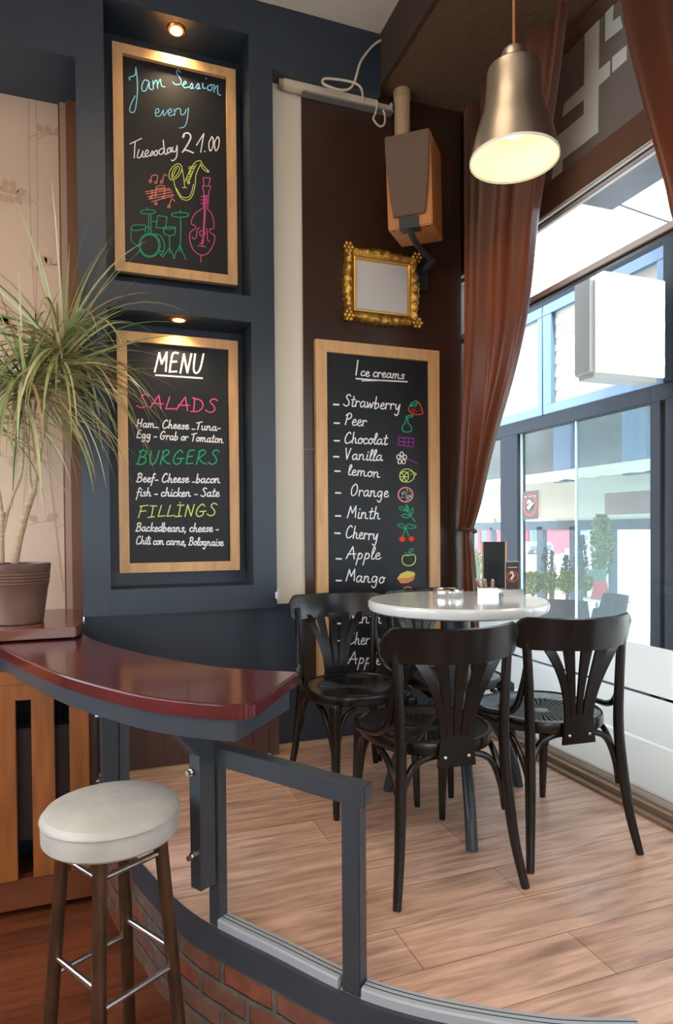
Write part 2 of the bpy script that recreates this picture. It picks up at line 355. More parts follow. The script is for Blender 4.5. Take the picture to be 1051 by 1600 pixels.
# fret patterned transom pane
m = MB(); m.box(WX+.008, WX+.02, -2, 3.70, zt1, 3.52); struct('window_2', m, mat('grey_glass_pane', (.27, .245, .22), rough=.25, spec=.4))
FR = mat('mint_frosted_film', (.86, .95, .89), rough=.5)
m = MB()
def fr(poly):
    fr.k += 1; m.prism([px(840+u/4.981, v/4.981, WX+.006-.0003*fr.k) for u, v in poly], (.0016, 0, 0))
fr.k = 0
fr([(365, 190), (362, 0), (478, -60), (478, 60), (468, 1025), (355, 1100), (357, 780)])
fr([(290, 262), (300, 105), (480, -20), (478, 95), (365, 190)])
fr([(205, 805), (358, 660), (470, 545), (562, 468), (560, 590), (470, 668), (356, 775), (190, 912)])
fr([(165, 1052), (190, 910), (190, 1035)][:0] or [(150, 1062), (356, 890), (470, 790), (468, 1028), (190, 1245), (187, 1335), (105, 1400)])
fr([(578, 445), (690, 350), (690, 465), (578, 565)])
fr([(525, 30), (590, -20), (582, 165), (640, 120), (660, 215), (522, 325)])
struct('window_2_fret_film', m, FR, smooth=.1)
# ------------------------------------------------------------------ chalk writing: one-stroke letters laid on a board's plane
GL = {
'a': (1.1, [[(.8, .85), (.45, 1), (.1, .65), (.12, .15), (.4, 0), (.75, .45), (.82, .95)], [(.82, .95), (.8, .2), (1.0, 0), (1.15, .15)]]),
'b': (.95, [[(.2, 2), (.1, .1), (.4, 0), (.75, .35), (.65, .85), (.35, .85), (.12, .5)]]),
'c': (.85, [[(.75, .8), (.45, 1), (.12, .65), (.15, .15), (.45, 0), (.9, .2)]]),
'd': (1.05, [[(.8, .85), (.45, 1), (.1, .65), (.12, .15), (.4, 0), (.75, .45)], [(.9, 2), (.82, .2), (1.0, 0), (1.1, .1)]]),
'e': (.85, [[(.12, .45), (.6, .6), (.62, .92), (.35, 1), (.1, .55), (.22, .08), (.55, 0), (.9, .25)]]),
'f': (.7, [[(.75, 1.75), (.55, 2), (.36, 1.6), (.22, .1), (.05, -.8)], [(.05, .9), (.68, 1.02)]]),
'g': (1.1, [[(.8, .85), (.45, 1), (.1, .65), (.15, .2), (.45, .05), (.8, .6)], [(.82, .95), (.8, -.4), (.5, -.9), (.15, -.6)]]),
'h': (1.05, [[(.25, 2), (.12, 0)], [(.13, .45), (.42, .95), (.7, .8), (.68, .2), (.9, 0), (1.05, .1)]]),
'i': (.5, [[(.2, 1), (.15, .15), (.35, 0), (.5, .15)], [(.25, 1.45), (.30, 1.55)]]),
'k': (.9, [[(.25, 2), (.12, 0)], [(.8, .95), (.18, .5), (.55, .2), (.95, 0)]]),
'l': (.55, [[(.1, .4), (.5, 1.6), (.4, 2), (.2, 1.6), (.15, .2), (.4, 0), (.6, .15)]]),
'm': (1.6, [[(.1, 1), (.1, 0)], [(.11, .5), (.4, 1), (.62, .8), (.6, 0)], [(.61, .5), (.92, 1), (1.15, .8), (1.15, .2), (1.4, 0), (1.6, .1)]]),
'n': (1.15, [[(.1, 1), (.1, 0)], [(.11, .5), (.45, 1), (.7, .8), (.7, .2), (.92, 0), (1.12, .1)]]),
'o': (.9, [[(.45, 1), (.12, .7), (.12, .2), (.45, 0), (.76, .35), (.7, .85), (.45, 1), (.6, .82), (.95, .9)]]),
'p': (.95, [[(.25, 1), (.02, -.95)], [(.2, .6), (.5, 1), (.78, .65), (.6, .1), (.15, .1)]]),
'r': (.8, [[(.1, 1), (.12, 0)], [(.12, .5), (.3, .92), (.55, .98), (.75, .8)]]),
's': (.75, [[(.7, .85), (.42, 1), (.18, .75), (.55, .4), (.5, .05), (.08, .06)]]),
't': (.7, [[(.4, 1.75), (.25, .2), (.48, 0), (.75, .2)], [(0, 1.1), (.7, 1.22)]]),
'u': (1.05, [[(.1, 1), (.12, .2), (.4, 0), (.7, .35), (.76, 1)], [(.76, 1), (.76, .2), (.98, 0), (1.08, .1)]]),
'v': (.85, [[(.08, 1), (.32, 0), (.68, .95), (.9, .85)]]),
'w': (1.3, [[(.08, 1), (.25, 0), (.58, .85), (.82, 0), (1.1, .95), (1.32, .85)]]),
'y': (1.0, [[(.1, 1), (.15, .3), (.42, .12), (.75, .95)], [(.8, 1), (.66, -.5), (.38, -.95), (.05, -.7)]]),
'A': (1.5, [[(.05, 0), (.85, 2)], [(.85, 2), (1.25, 0)], [(.2, .75), (1.4, .8)]]),
'B': (1.3, [[(.4, 1.9), (.15, 0)], [(.15, 1.75), (.6, 2.05), (1.05, 1.7), (.8, 1.15), (.35, 1.05)], [(.35, 1.05), (1.0, .95), (1.05, .35), (.6, 0), (-.05, .1)]]),
'C': (1.3, [[(1.1, 1.75), (.8, 2.02), (.35, 1.5), (.15, .6), (.4, 0), (.85, .05), (1.3, .4)]]),
'D': (1.4, [[(.25, 1.9), (.3, 0)], [(0, 2), (.9, 1.7), (1.2, .9), (.8, .1), (0, 0)]]),
'E': (1.2, [[(.9, 1.95), (.35, 1.9), (.2, 1.1), (.15, 0)], [(.2, 1.05), (.8, 1.1)], [(.15, .05), (.95, .1)]]),
'F': (1.25, [[(.35, 1.9), (.1, 0)], [(.1, 1.85), (1.2, 2)], [(.25, 1), (.95, 1.1)]]),
'G': (1.5, [[(1.15, 1.65), (.8, 2), (.3, 1.4), (.15, .5), (.5, 0), (1.0, .2), (1.1, .75)], [(.6, .8), (1.4, .85)]]),
'H': (1.3, [[(.25, 1.9), (.1, 0)], [(1.1, 2), (.95, .1)], [(.12, .85), (1.05, 1.0)]]),
'I': (.9, [[(.5, 1.95), (.4, 0)]]),
'1I': (1.1, [[(.55, 1.9), (.45, .05)], [(.15, 1.9), (1.0, 1.85)], [(0, 0), (.85, .1)]]),
'J': (1.2, [[(.25, 1.45), (.1, 1.2), (.45, 1.5), (.55, 2.4), (.52, 0), (.55, -1.2), (.35, -2.2), (.12, -2.2), (.12, -1.7), (.5, -.6)]]),
'L': (1.1, [[(.4, 1.9), (.15, .1)], [(.15, .1), (1.1, .2)]]),
'M': (1.5, [[(.05, 0), (.35, 1.9)], [(.35, 1.9), (.75, .8)], [(.75, .8), (1.2, 2)], [(1.2, 2), (1.3, .1)]]),
'N': (1.3, [[(.1, 0), (.3, 1.9)], [(.3, 1.9), (.9, .05)], [(.9, .05), (1.15, 1.95)]]),
'O': (1.35, [[(.65, 2), (.2, 1.4), (.15, .4), (.5, 0), (1.0, .5), (1.1, 1.5), (.8, 2), (.6, 1.95)]]),
'P': (1.2, [[(.4, 1.9), (.15, 0)], [(.1, 1.6), (.7, 2.05), (1.1, 1.6), (.8, 1.1), (.3, .95)]]),
'R': (1.4, [[(.35, 1.9), (.1, 0)], [(.2, 1.8), (.75, 2.05), (1.0, 1.6), (.3, .9)], [(.3, .9), (.75, .3), (1.3, .05)]]),
'S': (1.25, [[(1.15, 1.8), (.75, 2.05), (.4, 1.6), (.9, .9), (.95, .3), (.5, 0), (.02, .3)]]),
'T': (1.2, [[(.65, 1.85), (.45, 0)], [(.05, 1.65), (1.25, 2.0)]]),
'U': (1.3, [[(.2, 1.9), (.2, .4), (.55, 0), (.95, .5), (1.15, 1.95)]]),
'V': (1.2, [[(.05, 2), (.4, 0)], [(.4, 0), (.9, 2)]]),
'0': (1.0, [[(.55, 2), (.18, 1.3), (.2, .3), (.5, 0), (.82, .7), (.8, 1.6), (.5, 2)]]),
'1': (.8, [[(.1, 1.2), (.6, 2)], [(.6, 2), (.4, 0)]]),
'2': (1.5, [[(.2, 1.9), (.7, 2.4), (1.15, 1.9), (.7, .8), (.1, .1)], [(.1, .1), (.7, .2), (1.4, .1)]]),
'-': (.8, [[(.1, .45), (.7, .5)]]), '_': (.8, [[(.05, .08), (.7, .05)]]), '.': (.4, [[(.12, .02), (.2, .06)]]), ',': (.5, [[(.25, .1), (.1, -.4)]]), ' ': (.55, [])}
class Board:
    def __init__(s, Y): s.Y = Y
    def P(s, x, y, lift=.0006): return py(x, y, s.Y-lift)
    def ribbon(s, mb, pts, w, sm=4):
        P = catmull([Vector((a, b, 0)) for a, b in pts], sm); n = len(P)
        if n < 2: return
        L, R = [], []
        for i in range(n):
            t = (P[min(i+1, n-1)]-P[max(i-1, 0)]); t.normalize(); nn = Vector((-t.y, t.x, 0))*(w/2)
            c = P[i]-t*(w*.35) if i == 0 else P[i]+t*(w*.35) if i == n-1 else P[i]
            L.append(s.P(*(c+nn)[:2])); R.append(s.P(*(c-nn)[:2]))
        Lb = [p+Vector((0, .0008, 0)) for p in L]; Rb = [p+Vector((0, .0008, 0)) for p in R]
        mb.grid([L, R]); mb.grid([Rb, R]); mb.grid([L, Lb])
    def text(s, mb, txt, x0, y0, x1, y1, xh, w, slant=.12, upper=None):
        adv = 0; lay = []; i = 0
        for ch in txt:
            k = '1I' if ch == '|' else ch
            g = GL[k]; lay.append((adv, g)); adv += g[0]*1.02+.06
        sx = (x1-x0)/adv
        for a, g in lay:
            bx = x0+a*sx; by = y0+(y1-y0)*(a/adv)
            jit = rnd.uniform(-.04, .04)*xh
            for st in g[1]:
                s.ribbon(mb, [(bx+u*sx+v*xh*slant, by-v*xh+jit+(u*sx)*(y1-y0)/(x1-x0)) for u, v in st], w)
    def trace(s, mb, strokes, ox, oy, sc, w, sm=4):
        for st in strokes: s.ribbon(mb, [(ox+u/sc, oy+v/sc) for u, v in st], w, sm)
    def fill(s, mb, poly, ox, oy, sc):
        mb.prism([s.P(ox+u/sc, oy+v/sc) for u, v in poly], (0, .0008, 0))
def circ(cx, cy, rx, ry=None, n=14, a0=0):
    ry = ry or rx; return [(cx+rx*math.cos(a0+2*PI*k/n), cy+ry*math.sin(a0+2*PI*k/n)) for k in range(n+1)]
def chalk(name, c): return mat('chalk_'+name, c, rough=.9, spec=.1)
CW, CB, CP, CG, CYL, CSA, CPK, CR, CPU = [chalk(*a) for a in (('white', 'f2f2f2'), ('blue', '7cc4e8'), ('pink', 'e05a98'), ('green', '2fae78'), ('yellow', 'd8e67a'), ('salmon', 'f0927e'), ('rose', 'd85a92'), ('red', 'f0452c'), ('purple', '9a3aa8'))]
def frame_board(name, label, quad_px, Y, fw, group):
    """quad_px: outer corners TL TR BR BL; slate plane at Y"""
    t = thing(name, label, 'chalkboard', group=group)
    c = [py(x, y, Y-.022) for x, y in quad_px]
    x0 = (c[0].x+c[3].x)/2; x1 = (c[1].x+c[2].x)/2; z1 = (c[0].z+c[1].z)/2; z0 = (c[2].z+c[3].z)/2
    m = MB(); b = Y+.012
    for poly in ([(x0, z0), (x0+fw, z0+fw), (x0+fw, z1-fw), (x0, z1)], [(x1, z0), (x1, z1), (x1-fw, z1-fw), (x1-fw, z0+fw)], [(x0, z1), (x0+fw, z1-fw), (x1-fw, z1-fw), (x1, z1)], [(x0, z0), (x1, z0), (x1-fw, z0+fw), (x0+fw, z0+fw)]):
        m.prism([(a, Y-.022, q) for a, q in poly], (0, .034, 0))
    m.build('frame', OAK, t, smooth=.3)
    m = MB(); m.box(x0+fw-.01, x1-fw+.01, Y, Y+.01, z0+fw-.01, z1-fw+.01); m.build('slate', SLATE, t)
    return t, (x0, x1, z0, z1)
def drawn(mb, m, t, label, name='chalk_drawing'):
    o = mb.build(name, m, t, smooth=.1); o['label'] = label
# --- music night board
YB = 3.375; B = Board(YB)
t, ext = frame_board('chalkboard', 'oak framed chalkboard announcing a jam session with chalk instruments, in the upper recess', [(175, 63), (368, 109), (371, 443), (180, 425)], YB, .047, 'oak framed chalkboards')
O1 = (170, 60, 5.005); O2 = (180, 230, 5.255)
m = MB()
B.trace(m, [[(165, 325), (160, 305), (205, 285), (210, 225), (222, 330), (222, 440), (205, 560), (180, 580), (162, 560), (175, 510), (205, 450)],
 [(310, 335), (280, 325), (258, 370), (262, 410), (290, 405), (312, 350)], [(315, 340), (318, 390), (340, 400)],
 [(345, 330), (348, 395)], [(348, 360), (372, 325), (382, 390)], [(382, 360), (402, 318), (412, 370), (440, 378)],
 [(560, 265), (540, 245), (530, 270), (562, 320), (560, 355), (520, 360), (500, 340)], [(572, 365), (605, 350), (595, 335), (580, 360), (590, 385), (622, 380)],
 [(628, 385), (648, 350), (655, 375), (640, 392), (665, 388)], [(678, 388), (698, 352), (706, 380), (690, 394), (715, 390)], [(735, 350), (735, 385), (755, 390)], [(755, 315), (765, 312)],
 [(790, 365), (770, 380), (780, 405), (805, 400), (805, 370), (790, 362), (825, 365)], [(825, 370), (822, 420)], [(824, 400), (850, 368), (852, 430), (875, 445)]], *O1, 1.5)
B.trace(m, [[(362, 588), (392, 572), (385, 550), (365, 562), (368, 605), (400, 605), (425, 560)], [(425, 560), (430, 605), (462, 560)], [(465, 590), (490, 570), (482, 550), (465, 568), (475, 605), (510, 592)], [(512, 552), (515, 602)], [(515, 575), (535, 548), (555, 552)], [(560, 552), (565, 595), (590, 590), (605, 555)], [(622, 545), (612, 640), (590, 690), (555, 700)]], *O1, 1.4)
drawn(m, CB, t, 'pale blue chalk words Jam Session every', 'chalk_lettering')
m = MB()
B.trace(m, [[(165, 825), (255, 782)], [(205, 810), (198, 935)], [(235, 870), (222, 925), (245, 930), (268, 880)], [(268, 880), (262, 925), (282, 925)], [(285, 912), (310, 890), (298, 872), (282, 900), (292, 925), (318, 915)], [(322, 915), (340, 880), (345, 905), (325, 920)], [(375, 875), (355, 890), (360, 915), (378, 905), (378, 875)], [(435, 860), (400, 868), (392, 900), (415, 905), (435, 870)], [(425, 795), (437, 900), (455, 900)], [(480, 855), (460, 865), (458, 895), (475, 890), (485, 855)], [(484, 860), (490, 890)], [(498, 850), (500, 885), (522, 880), (532, 840)], [(535, 838), (530, 920), (505, 955), (488, 950)]], *O1, 1.6)
B.trace(m, [[(590, 760), (578, 775), (590, 745), (625, 742), (640, 775), (615, 830), (575, 890)], [(575, 890), (600, 872), (660, 895)]], *O1, 2.2)
B.trace(m, [[(685, 835), (742, 745)], [(742, 745), (718, 890)], [(748, 882), (752, 886)], [(805, 770), (782, 820), (790, 880), (812, 850), (815, 785), (802, 768)], [(850, 770), (826, 815), (835, 880), (858, 845), (862, 785), (848, 768)]], *O1, 1.6)
drawn(m, CW, t, 'white chalk words Tuesday 21.00', 'chalk_lettering')
m = MB()
B.trace(m, [[(440, 240), (450, 190), (490, 145), (530, 138), (547, 172), (530, 222), (490, 262), (455, 268), (440, 240)], [(462, 235), (480, 180), (515, 155), (527, 185), (497, 235), (468, 255), (462, 235)], [(470, 240), (505, 170)], [(547, 170), (560, 240), (570, 325)], [(552, 332), (585, 332)], [(566, 290), (580, 260)],
 [(480, 275), (500, 350), (545, 422), (600, 432), (635, 392), (655, 310), (662, 230), (688, 165), (702, 140)], [(500, 335), (545, 405), (600, 410), (625, 372), (642, 305)], [(640, 140), (665, 118), (700, 112), (722, 150), (765, 195)], [(697, 135), (722, 180), (760, 205)], [(580, 260), (600, 215), (625, 165), (655, 125)], [(600, 292), (622, 240), (645, 180), (665, 140)],
 circ(605, 232, 12), circ(622, 205, 11), circ(597, 268, 11), circ(616, 170, 11), circ(640, 165, 10), circ(602, 292, 9), circ(762, 198, 7)], *O2, 1.15)
drawn(m, CYL, t, 'yellow-green chalk saxophone')
m = MB()
B.trace(m, [[(290, 275), (300, 235), (347, 230), (340, 285)], circ(288, 280, 11), circ(333, 290, 9), [(388, 285), (400, 222), (425, 235)], circ(380, 285, 11), [(248, 365), (450, 338)], [(250, 383), (460, 350)], [(268, 405), (470, 366)], [(275, 425), (478, 386)], [(297, 447), (480, 398)], [(335, 385), (335, 325), (405, 318), (400, 405)], [(335, 340), (405, 334)], [(302, 350), (303, 408)], circ(330, 392, 8), circ(393, 408, 8), circ(292, 416, 8), circ(333, 462, 10), [(442, 482), (465, 420), (487, 445)], circ(440, 486, 10)], *O2, 1.1, 2)
drawn(m, CSA, t, 'salmon pink chalk music notes and stave')
m = MB()
B.trace(m, [circ(268, 530, 62, 18), [(262, 512), (262, 497)], [(275, 545), (274, 700)], [(293, 548), (292, 690)], circ(533, 555, 72, 20), [(535, 575), (538, 700), (530, 860)], [(530, 805), (475, 912)], [(530, 805), (578, 920)], [(535, 520), (535, 542)], [(350, 560), (425, 573)], [(425, 573), (412, 668)], [(412, 668), (335, 658)], [(335, 658), (350, 560)], circ(445, 662, 52, 8), [(395, 665), (400, 712)], [(400, 712), (450, 726), (490, 715)], [(490, 715), (496, 660)], [(445, 725), (447, 870)], [(447, 825), (395, 895)], [(447, 830), (490, 912)],
 [(130, 660), (150, 640), (245, 640), (245, 670), (150, 685), (130, 660)], [(130, 660), (133, 770), (190, 810)], circ(282, 805, 76, 88), circ(282, 805, 88, 98), [(320, 712), (365, 720), (400, 780), (402, 835), (375, 890)], [(205, 842), (175, 880)], [(363, 870), (390, 902)], [(245, 700), (250, 655)], [(250, 655), (290, 660)], [(290, 660), (296, 700)], [(292, 610), (342, 610)], [(365, 850), (400, 860)]], *O2, 1.15, 2)
drawn(m, CG, t, 'green chalk drum kit')
m = MB()
B.trace(m, [[(722, 250), (780, 252)], [(780, 252), (766, 318)], [(766, 318), (728, 318)], [(728, 318), (722, 250)], [(715, 318), (785, 320)], [(785, 320), (763, 395), (758, 505)], [(715, 318), (728, 390), (722, 500)], [(704, 405), (722, 405)], [(704, 432), (722, 432)], [(704, 460), (722, 460)], [(752, 400), (768, 400)], [(752, 432), (768, 432)], [(752, 458), (768, 458)], [(735, 395), (722, 700), (706, 800)], [(748, 395), (722, 790)], [(740, 500), (714, 800)],
 [(722, 500), (660, 540), (630, 590), (625, 630), (655, 645), (660, 665), (640, 680), (615, 700), (612, 760), (640, 840), (700, 885), (760, 870), (805, 800), (816, 730), (795, 710), (775, 695), (780, 672), (808, 665), (806, 600), (790, 545), (757, 508)], circ(715, 705, 24, 22), [(692, 660), (672, 680), (665, 740), (642, 752), (630, 735)], [(745, 665), (757, 700), (757, 760), (778, 775)], [(680, 810), (740, 816)], [(695, 790), (720, 792)], [(705, 885), (702, 942)]], *O2, 1.25, 3)
drawn(m, CPK, t, 'pink chalk double bass')
base(t)
# --- menu board
t, ext = frame_board('chalkboard', 'oak framed chalkboard headed MENU with salads, burgers and fillings, in the lower recess', [(181, 515), (369, 533), (377, 891), (188, 895)], YB, .047, 'oak framed chalkboards')
m = MB(); B.text(m, 'MENU', 241, 581, 318, 584, 15.5, 2.7, slant=.1); B.ribbon(m, [(243, 586), (316, 591)], 2.4); drawn(m, CW, t, 'white underlined chalk heading MENU', 'chalk_lettering')
for a_ in [('Ham_ Cheese _Tuna-', 213, 667, 345, 673, 6.3, 1.7), ('Egg - Grab or Tomaton', 213, 684, 349, 692, 6.3, 1.7), ('Beef- Cheese _bacon', 213, 753, 344, 754.5, 6.8, 1.8), ('fish - chicken - Sate', 213, 775, 343, 776, 6.6, 1.8), ('Backedbeans, cheese -', 212, 830, 342, 831, 6.6, 1.8), ('Chili con carne, Bolognaise', 212, 850, 349, 853, 6.2, 1.7)]:
    m = MB(); B.text(m, *a_); drawn(m, CW, t, 'white chalk line '+a_[0].replace('_', '-'), 'chalk_lettering')
m = MB(); B.text(m, 'SALADS', 213, 637, 340, 645, 10.5, 1.7); drawn(m, CP, t, 'pink chalk word SALADS', 'chalk_lettering')
m = MB(); B.text(m, 'BURGERS', 213, 726, 342, 725, 11, 1.8); drawn(m, CG, t, 'green chalk word BURGERS', 'chalk_lettering')
m = MB(); B.text(m, 'F|LL|NGS', 215, 809, 339, 806, 9.6, 1.6); B.ribbon(m, [(281, 785), (281.6, 786)], 1.6); drawn(m, CYL, t, 'yellow-green chalk word FILLINGS', 'chalk_lettering')
base(t)
# --- ice cream board on the brown panel
YI = 3.296; B = Board(YI)
t, ext = frame_board('chalkboard', 'tall oak framed chalkboard listing ice creams with coloured fruit drawings, on the brown wall panel', [(491.5, 527.5), (685, 549.5), (689.5, 1070), (498.5, 1085)], YI, .062, 'oak framed chalkboards')
m = MB(); B.ribbon(m, [(559, 563), (556, 586)], 1.9); B.text(m, 'ce creams', 563, 587, 632, 592, 7.2, 1.7); B.ribbon(m, [(556, 591.5), (590, 594), (636, 596.5)], 2.1); B.ribbon(m, [(565, 595), (600, 594.5)], 1.4); drawn(m, CW, t, 'white underlined chalk heading Ice creams', 'chalk_lettering')
DASH = [(525, 632), (526, 661), (526, 688.5), (525, 713.5), (527, 736), (528, 770), (528, 806), (527, 833), (529, 873), (529, 907), (528, 974), (528, 1001)]
for w_, x0, y0, x1, y1, xh in [('Strawberry', 536, 634, 626, 641, 9), ('Peer', 538, 663, 573, 666, 9), ('Chocolat', 537, 692, 605, 695, 8.5), ('Vanilla', 538, 717, 598, 720, 8.5), ('lemon', 543, 742, 594, 746, 8), ('Orange', 547, 774, 607, 777, 9), ('Minth', 542, 809, 594, 811, 9.5), ('Cherry', 539, 840, 591, 844, 9.5), ('Apple', 540, 873, 595, 874, 9.5), ('Mango', 540, 908, 601, 911, 9.5),
    ('Orange', 545, 943, 607, 944, 9), ('Minth', 543, 973, 596, 974, 9.5), ('Cherry', 542, 1006, 594, 1008, 9.5), ('Apple', 543, 1037, 596, 1038, 9.5)]:
    m = MB(); B.text(m, w_, x0, y0, x1, y1, xh, 1.7); dd = [q for q in DASH if abs(q[1]-(y0-4)) < 9]
    drawn(m, CW, t, 'white chalk word '+w_, 'chalk_lettering')
    if dd: m = MB(); B.ribbon(m, [(dd[0][0]-4, dd[0][1]), (dd[0][0]+4, dd[0][1]+.3)], 2.4); m.build('chalk_dash', CW, t, smooth=.1)
O3 = (490, 520, 5.255); O4 = (490, 740, 5)
def dots(m, cx, cy, rx, ry, n, o, w=.9):
    for k in range(n):
        a = rnd.uniform(0, 2*PI); r = rnd.random()**.5; B.trace(m, [[(cx+rx*r*math.cos(a), cy+ry*r*math.sin(a)), (cx+rx*r*math.cos(a)+4, cy+ry*r*math.sin(a)+4)]], *o, w)
m = MB(); B.trace(m, [[(780, 615), (785, 645), (830, 668), (892, 665), (882, 610), (862, 572), (848, 568)]], *O3, 1.5); dots(m, 835, 630, 35, 22, 10, O3); drawn(m, CR, t, 'red chalk strawberry'); m = MB()
B.fill(m, circ(690, 512, 22)[:-1], *O4); B.fill(m, circ(763, 510, 21)[:-1], *O4); drawn(m, CR, t, 'two filled red chalk cherries')
m = MB(); B.trace(m, [[(785, 605), (800, 580), (820, 568), (845, 560), (848, 595), (815, 600), (785, 605)], [(795, 595), (845, 580)]], *O3, 1.3); drawn(m, CG, t, 'green chalk strawberry leaf'); m = MB()
B.trace(m, [[(770, 692), (758, 702), (750, 740), (725, 775), (735, 808), (770, 814), (800, 805), (798, 770), (775, 740), (768, 692)], [(758, 688), (790, 676), (817, 682), (790, 694), (765, 694)]], *O3, 1.3); drawn(m, CG, t, 'green chalk pear'); m = MB()
B.trace(m, [[(722, 245), (745, 310), (790, 375)], [(720, 290), (685, 285), (668, 265), (690, 258), (715, 285)], [(728, 300), (742, 275), (725, 245), (718, 262), (728, 300)], [(755, 325), (775, 300), (776, 268), (758, 290), (750, 325)], [(752, 335), (715, 345), (685, 325), (715, 315), (750, 332)]], *O4, 1.3); drawn(m, CG, t, 'green chalk mint sprig'); m = MB()
B.trace(m, [[(655, 400), (690, 392), (715, 425), (680, 420), (655, 400)], [(715, 425), (740, 395), (800, 415), (760, 428), (715, 425)], [(714, 425), (695, 488)], [(716, 425), (742, 488)]], *O4, 1.3); drawn(m, CG, t, 'green chalk cherry leaves and stalks'); m = MB()
B.trace(m, [[(710, 612), (735, 628), (755, 590), (778, 585), (770, 608), (738, 626)]], *O4, 1.3); drawn(m, CG, t, 'green chalk apple leaf'); m = MB()
B.trace(m, [[(722, 1105), (745, 1160)], [(730, 1120), (755, 1118)], [(740, 1180), (765, 1190)]], *O4, 1.3)
drawn(m, CG, t, 'green chalk leaf strokes low on the board')
m = MB(); B.trace(m, [[(700, 860), (822, 866)], [(822, 866), (816, 936)], [(816, 936), (695, 922)], [(695, 922), (700, 860)], [(698, 892), (820, 900)], [(742, 862), (738, 925)], [(782, 864), (778, 932)]], *O3, 1.3); drawn(m, CPU, t, 'purple chalk chocolate bar'); m = MB(); B.trace(m, [[(755, 1040), (800, 1045), (855, 1080)]], *O3, 1.3); drawn(m, CPU, t, 'purple chalk flower stalk')
m = MB()
for k in range(5):
    a = -PI/2+k*2*PI/5; B.trace(m, [circ(722+28*math.cos(a), 1030+34*math.sin(a), 14, 18, 8)], *O3, 1.3)
drawn(m, CW, t, 'white chalk vanilla flower')
m = MB(); B.trace(m, [circ(765, 1172, 60, 54), [(822, 1148), (842, 1160), (822, 1178)], circ(742, 1182, 36, 42)]+[[(742, 1182), (742+34*math.cos(a), 1182+40*math.sin(a))] for a in [k*PI/3 for k in range(6)]], *O3, 1.2); dots(m, 790, 1150, 25, 22, 10, O3); drawn(m, CYL, t, 'yellow-green chalk lemon'); m = MB()
B.trace(m, [[(735, 640), (702, 640), (690, 672), (702, 706), (742, 720), (782, 704), (796, 662), (780, 632), (740, 640)]], *O4, 1.4); dots(m, 722, 1030, 12, 14, 6, O3); drawn(m, CYL, t, 'yellow-green chalk apple outline')
m = MB(); B.trace(m, [circ(717, 165, 57, 56)], *O4, 1.9); drawn(m, CSA, t, 'salmon chalk orange slice')
m = MB(); dots(m, 717, 165, 42, 42, 26, O4); drawn(m, CW, t, 'white chalk seeds')
m = MB(); B.fill(m, [(650, 820), (680, 780), (730, 760), (785, 770), (792, 790), (750, 812), (700, 815)], *O4); drawn(m, mat('chalk_mango_yellow', 'dfd06a', rough=.9), t, 'yellow half of chalk mango')
m = MB(); B.fill(m, [(650, 820), (700, 815), (750, 812), (792, 790), (780, 830), (735, 855), (680, 858)], *O4); B.trace(m, [circ(735, 905, 30, 20)], *O4, 1.6); drawn(m, mat('chalk_mango_orange', 'e08a62', rough=.9), t, 'orange half of chalk mango')
base(t)
# ------------------------------------------------------------------ recessed spotlights
COPPER = mat('copper_spot_ring', (.75, .30, .10), rough=.3, metal=1)
LAMPGLOW = mat('glowing_lamp_face', 'fff0c8', emit='ffe6b0', es=14)
def spotlight(name, label, x, y, z, e):
    t = thing(name, label, 'spotlight', (x, y, z), group='recessed copper spotlights')
    m = MB(); m.lathe([(.028, -.001), (.030, -.010), (.040, -.009), (.046, -.003), (.046, .001)], 32, close=False); m.build('ring', COPPER, t)
    m = MB(); m.lathe([(0, -.0035), (.027, -.0035), (.028, .0)], 24); m.build('lamp_face', LAMPGLOW, t)
    light('spot_beam', 'SPOT', (x, y, z-.02), e, (1, .72, .42), spot_size=2.2, spot_blend=.8, shadow_soft_size=.03)
spotlight('recessed_spotlight', 'glowing copper-rimmed spotlight above the jam session chalkboard', *(lambda p: (p.x, p.y, 3.62))(pz(275, 46, 3.62)), 7)
spotlight('recessed_spotlight', 'glowing copper-rimmed spotlight above the MENU chalkboard', *(lambda p: (p.x, p.y, 2.203))(pz(279, 498, 2.203)), 5)
# ------------------------------------------------------------------ trunking with loose cable, wall stub, junction box
t = thing('light_batten', 'cream light batten without its tube, fixed under the dark bulkhead', 'light fitting')
xa, xb = py(444, 130, 3.25).x, py(600, 170, 3.25).x; zc = py(530, 145, 3.25).z
xe = py(616, 172, 3.25).x
m = MB(); m.box(xa, xe-.09, 3.262, 3.30, zc-.022, zc+.022); m.build('cover', CREAMP, t, bevel=.004)
m = MB(); m.box(xa+.10, xe, 3.255, 3.305, zc-.031, zc-.022); m.build('base_rail', mat('grey_metal_rail', (.45, .43, .39), rough=.35, metal=.6), t, bevel=.002)
m = MB(); m.box(xa-.022, xa, 3.266, 3.30, zc-.018, zc+.018); m.build('end_cap', mat('tan_end_cap', (.34, .28, .20), rough=.5), t, bevel=.003)
m = MB(); m.box(xe-.085, xe-.01, 3.268, 3.30, zc-.022, zc+.012); m.box(xe-.018, xe-.004, 3.26, 3.30, zc-.022, zc+.022); m.build('ballast', mat('pale_ballast', (.5, .46, .38), rough=.4), t, bevel=.003)
m = MB()
for k in range(5): m.ell((xa+.10+.018*k, 3.275, zc+.028+.006*(k % 2)), .010, 8, 6)
o = m.build('wire_clip', CHROME, t); o['label'] = 'bright crumpled metal clip'
base(t)
m = MB(); Yc = 3.21
cp = [py(a, b, Yc) for a, b in [(655, -10), (600, 35), (566, 92), (552, 132), (535, 141), (508, 133), (504, 125), (515, 123), (548, 128), (564, 138), (574, 150)]]
cp[0].z = min(cp[0].z, 3.79); cp[1].z = min(cp[1].z, 3.77); cp[-1].y = 3.27
m.tube(cp, .0065, 8); o = m.build('cable', CREAMP, None); base(tag(o, 'loose cream cable running from the ceiling to the light batten', 'cable'))
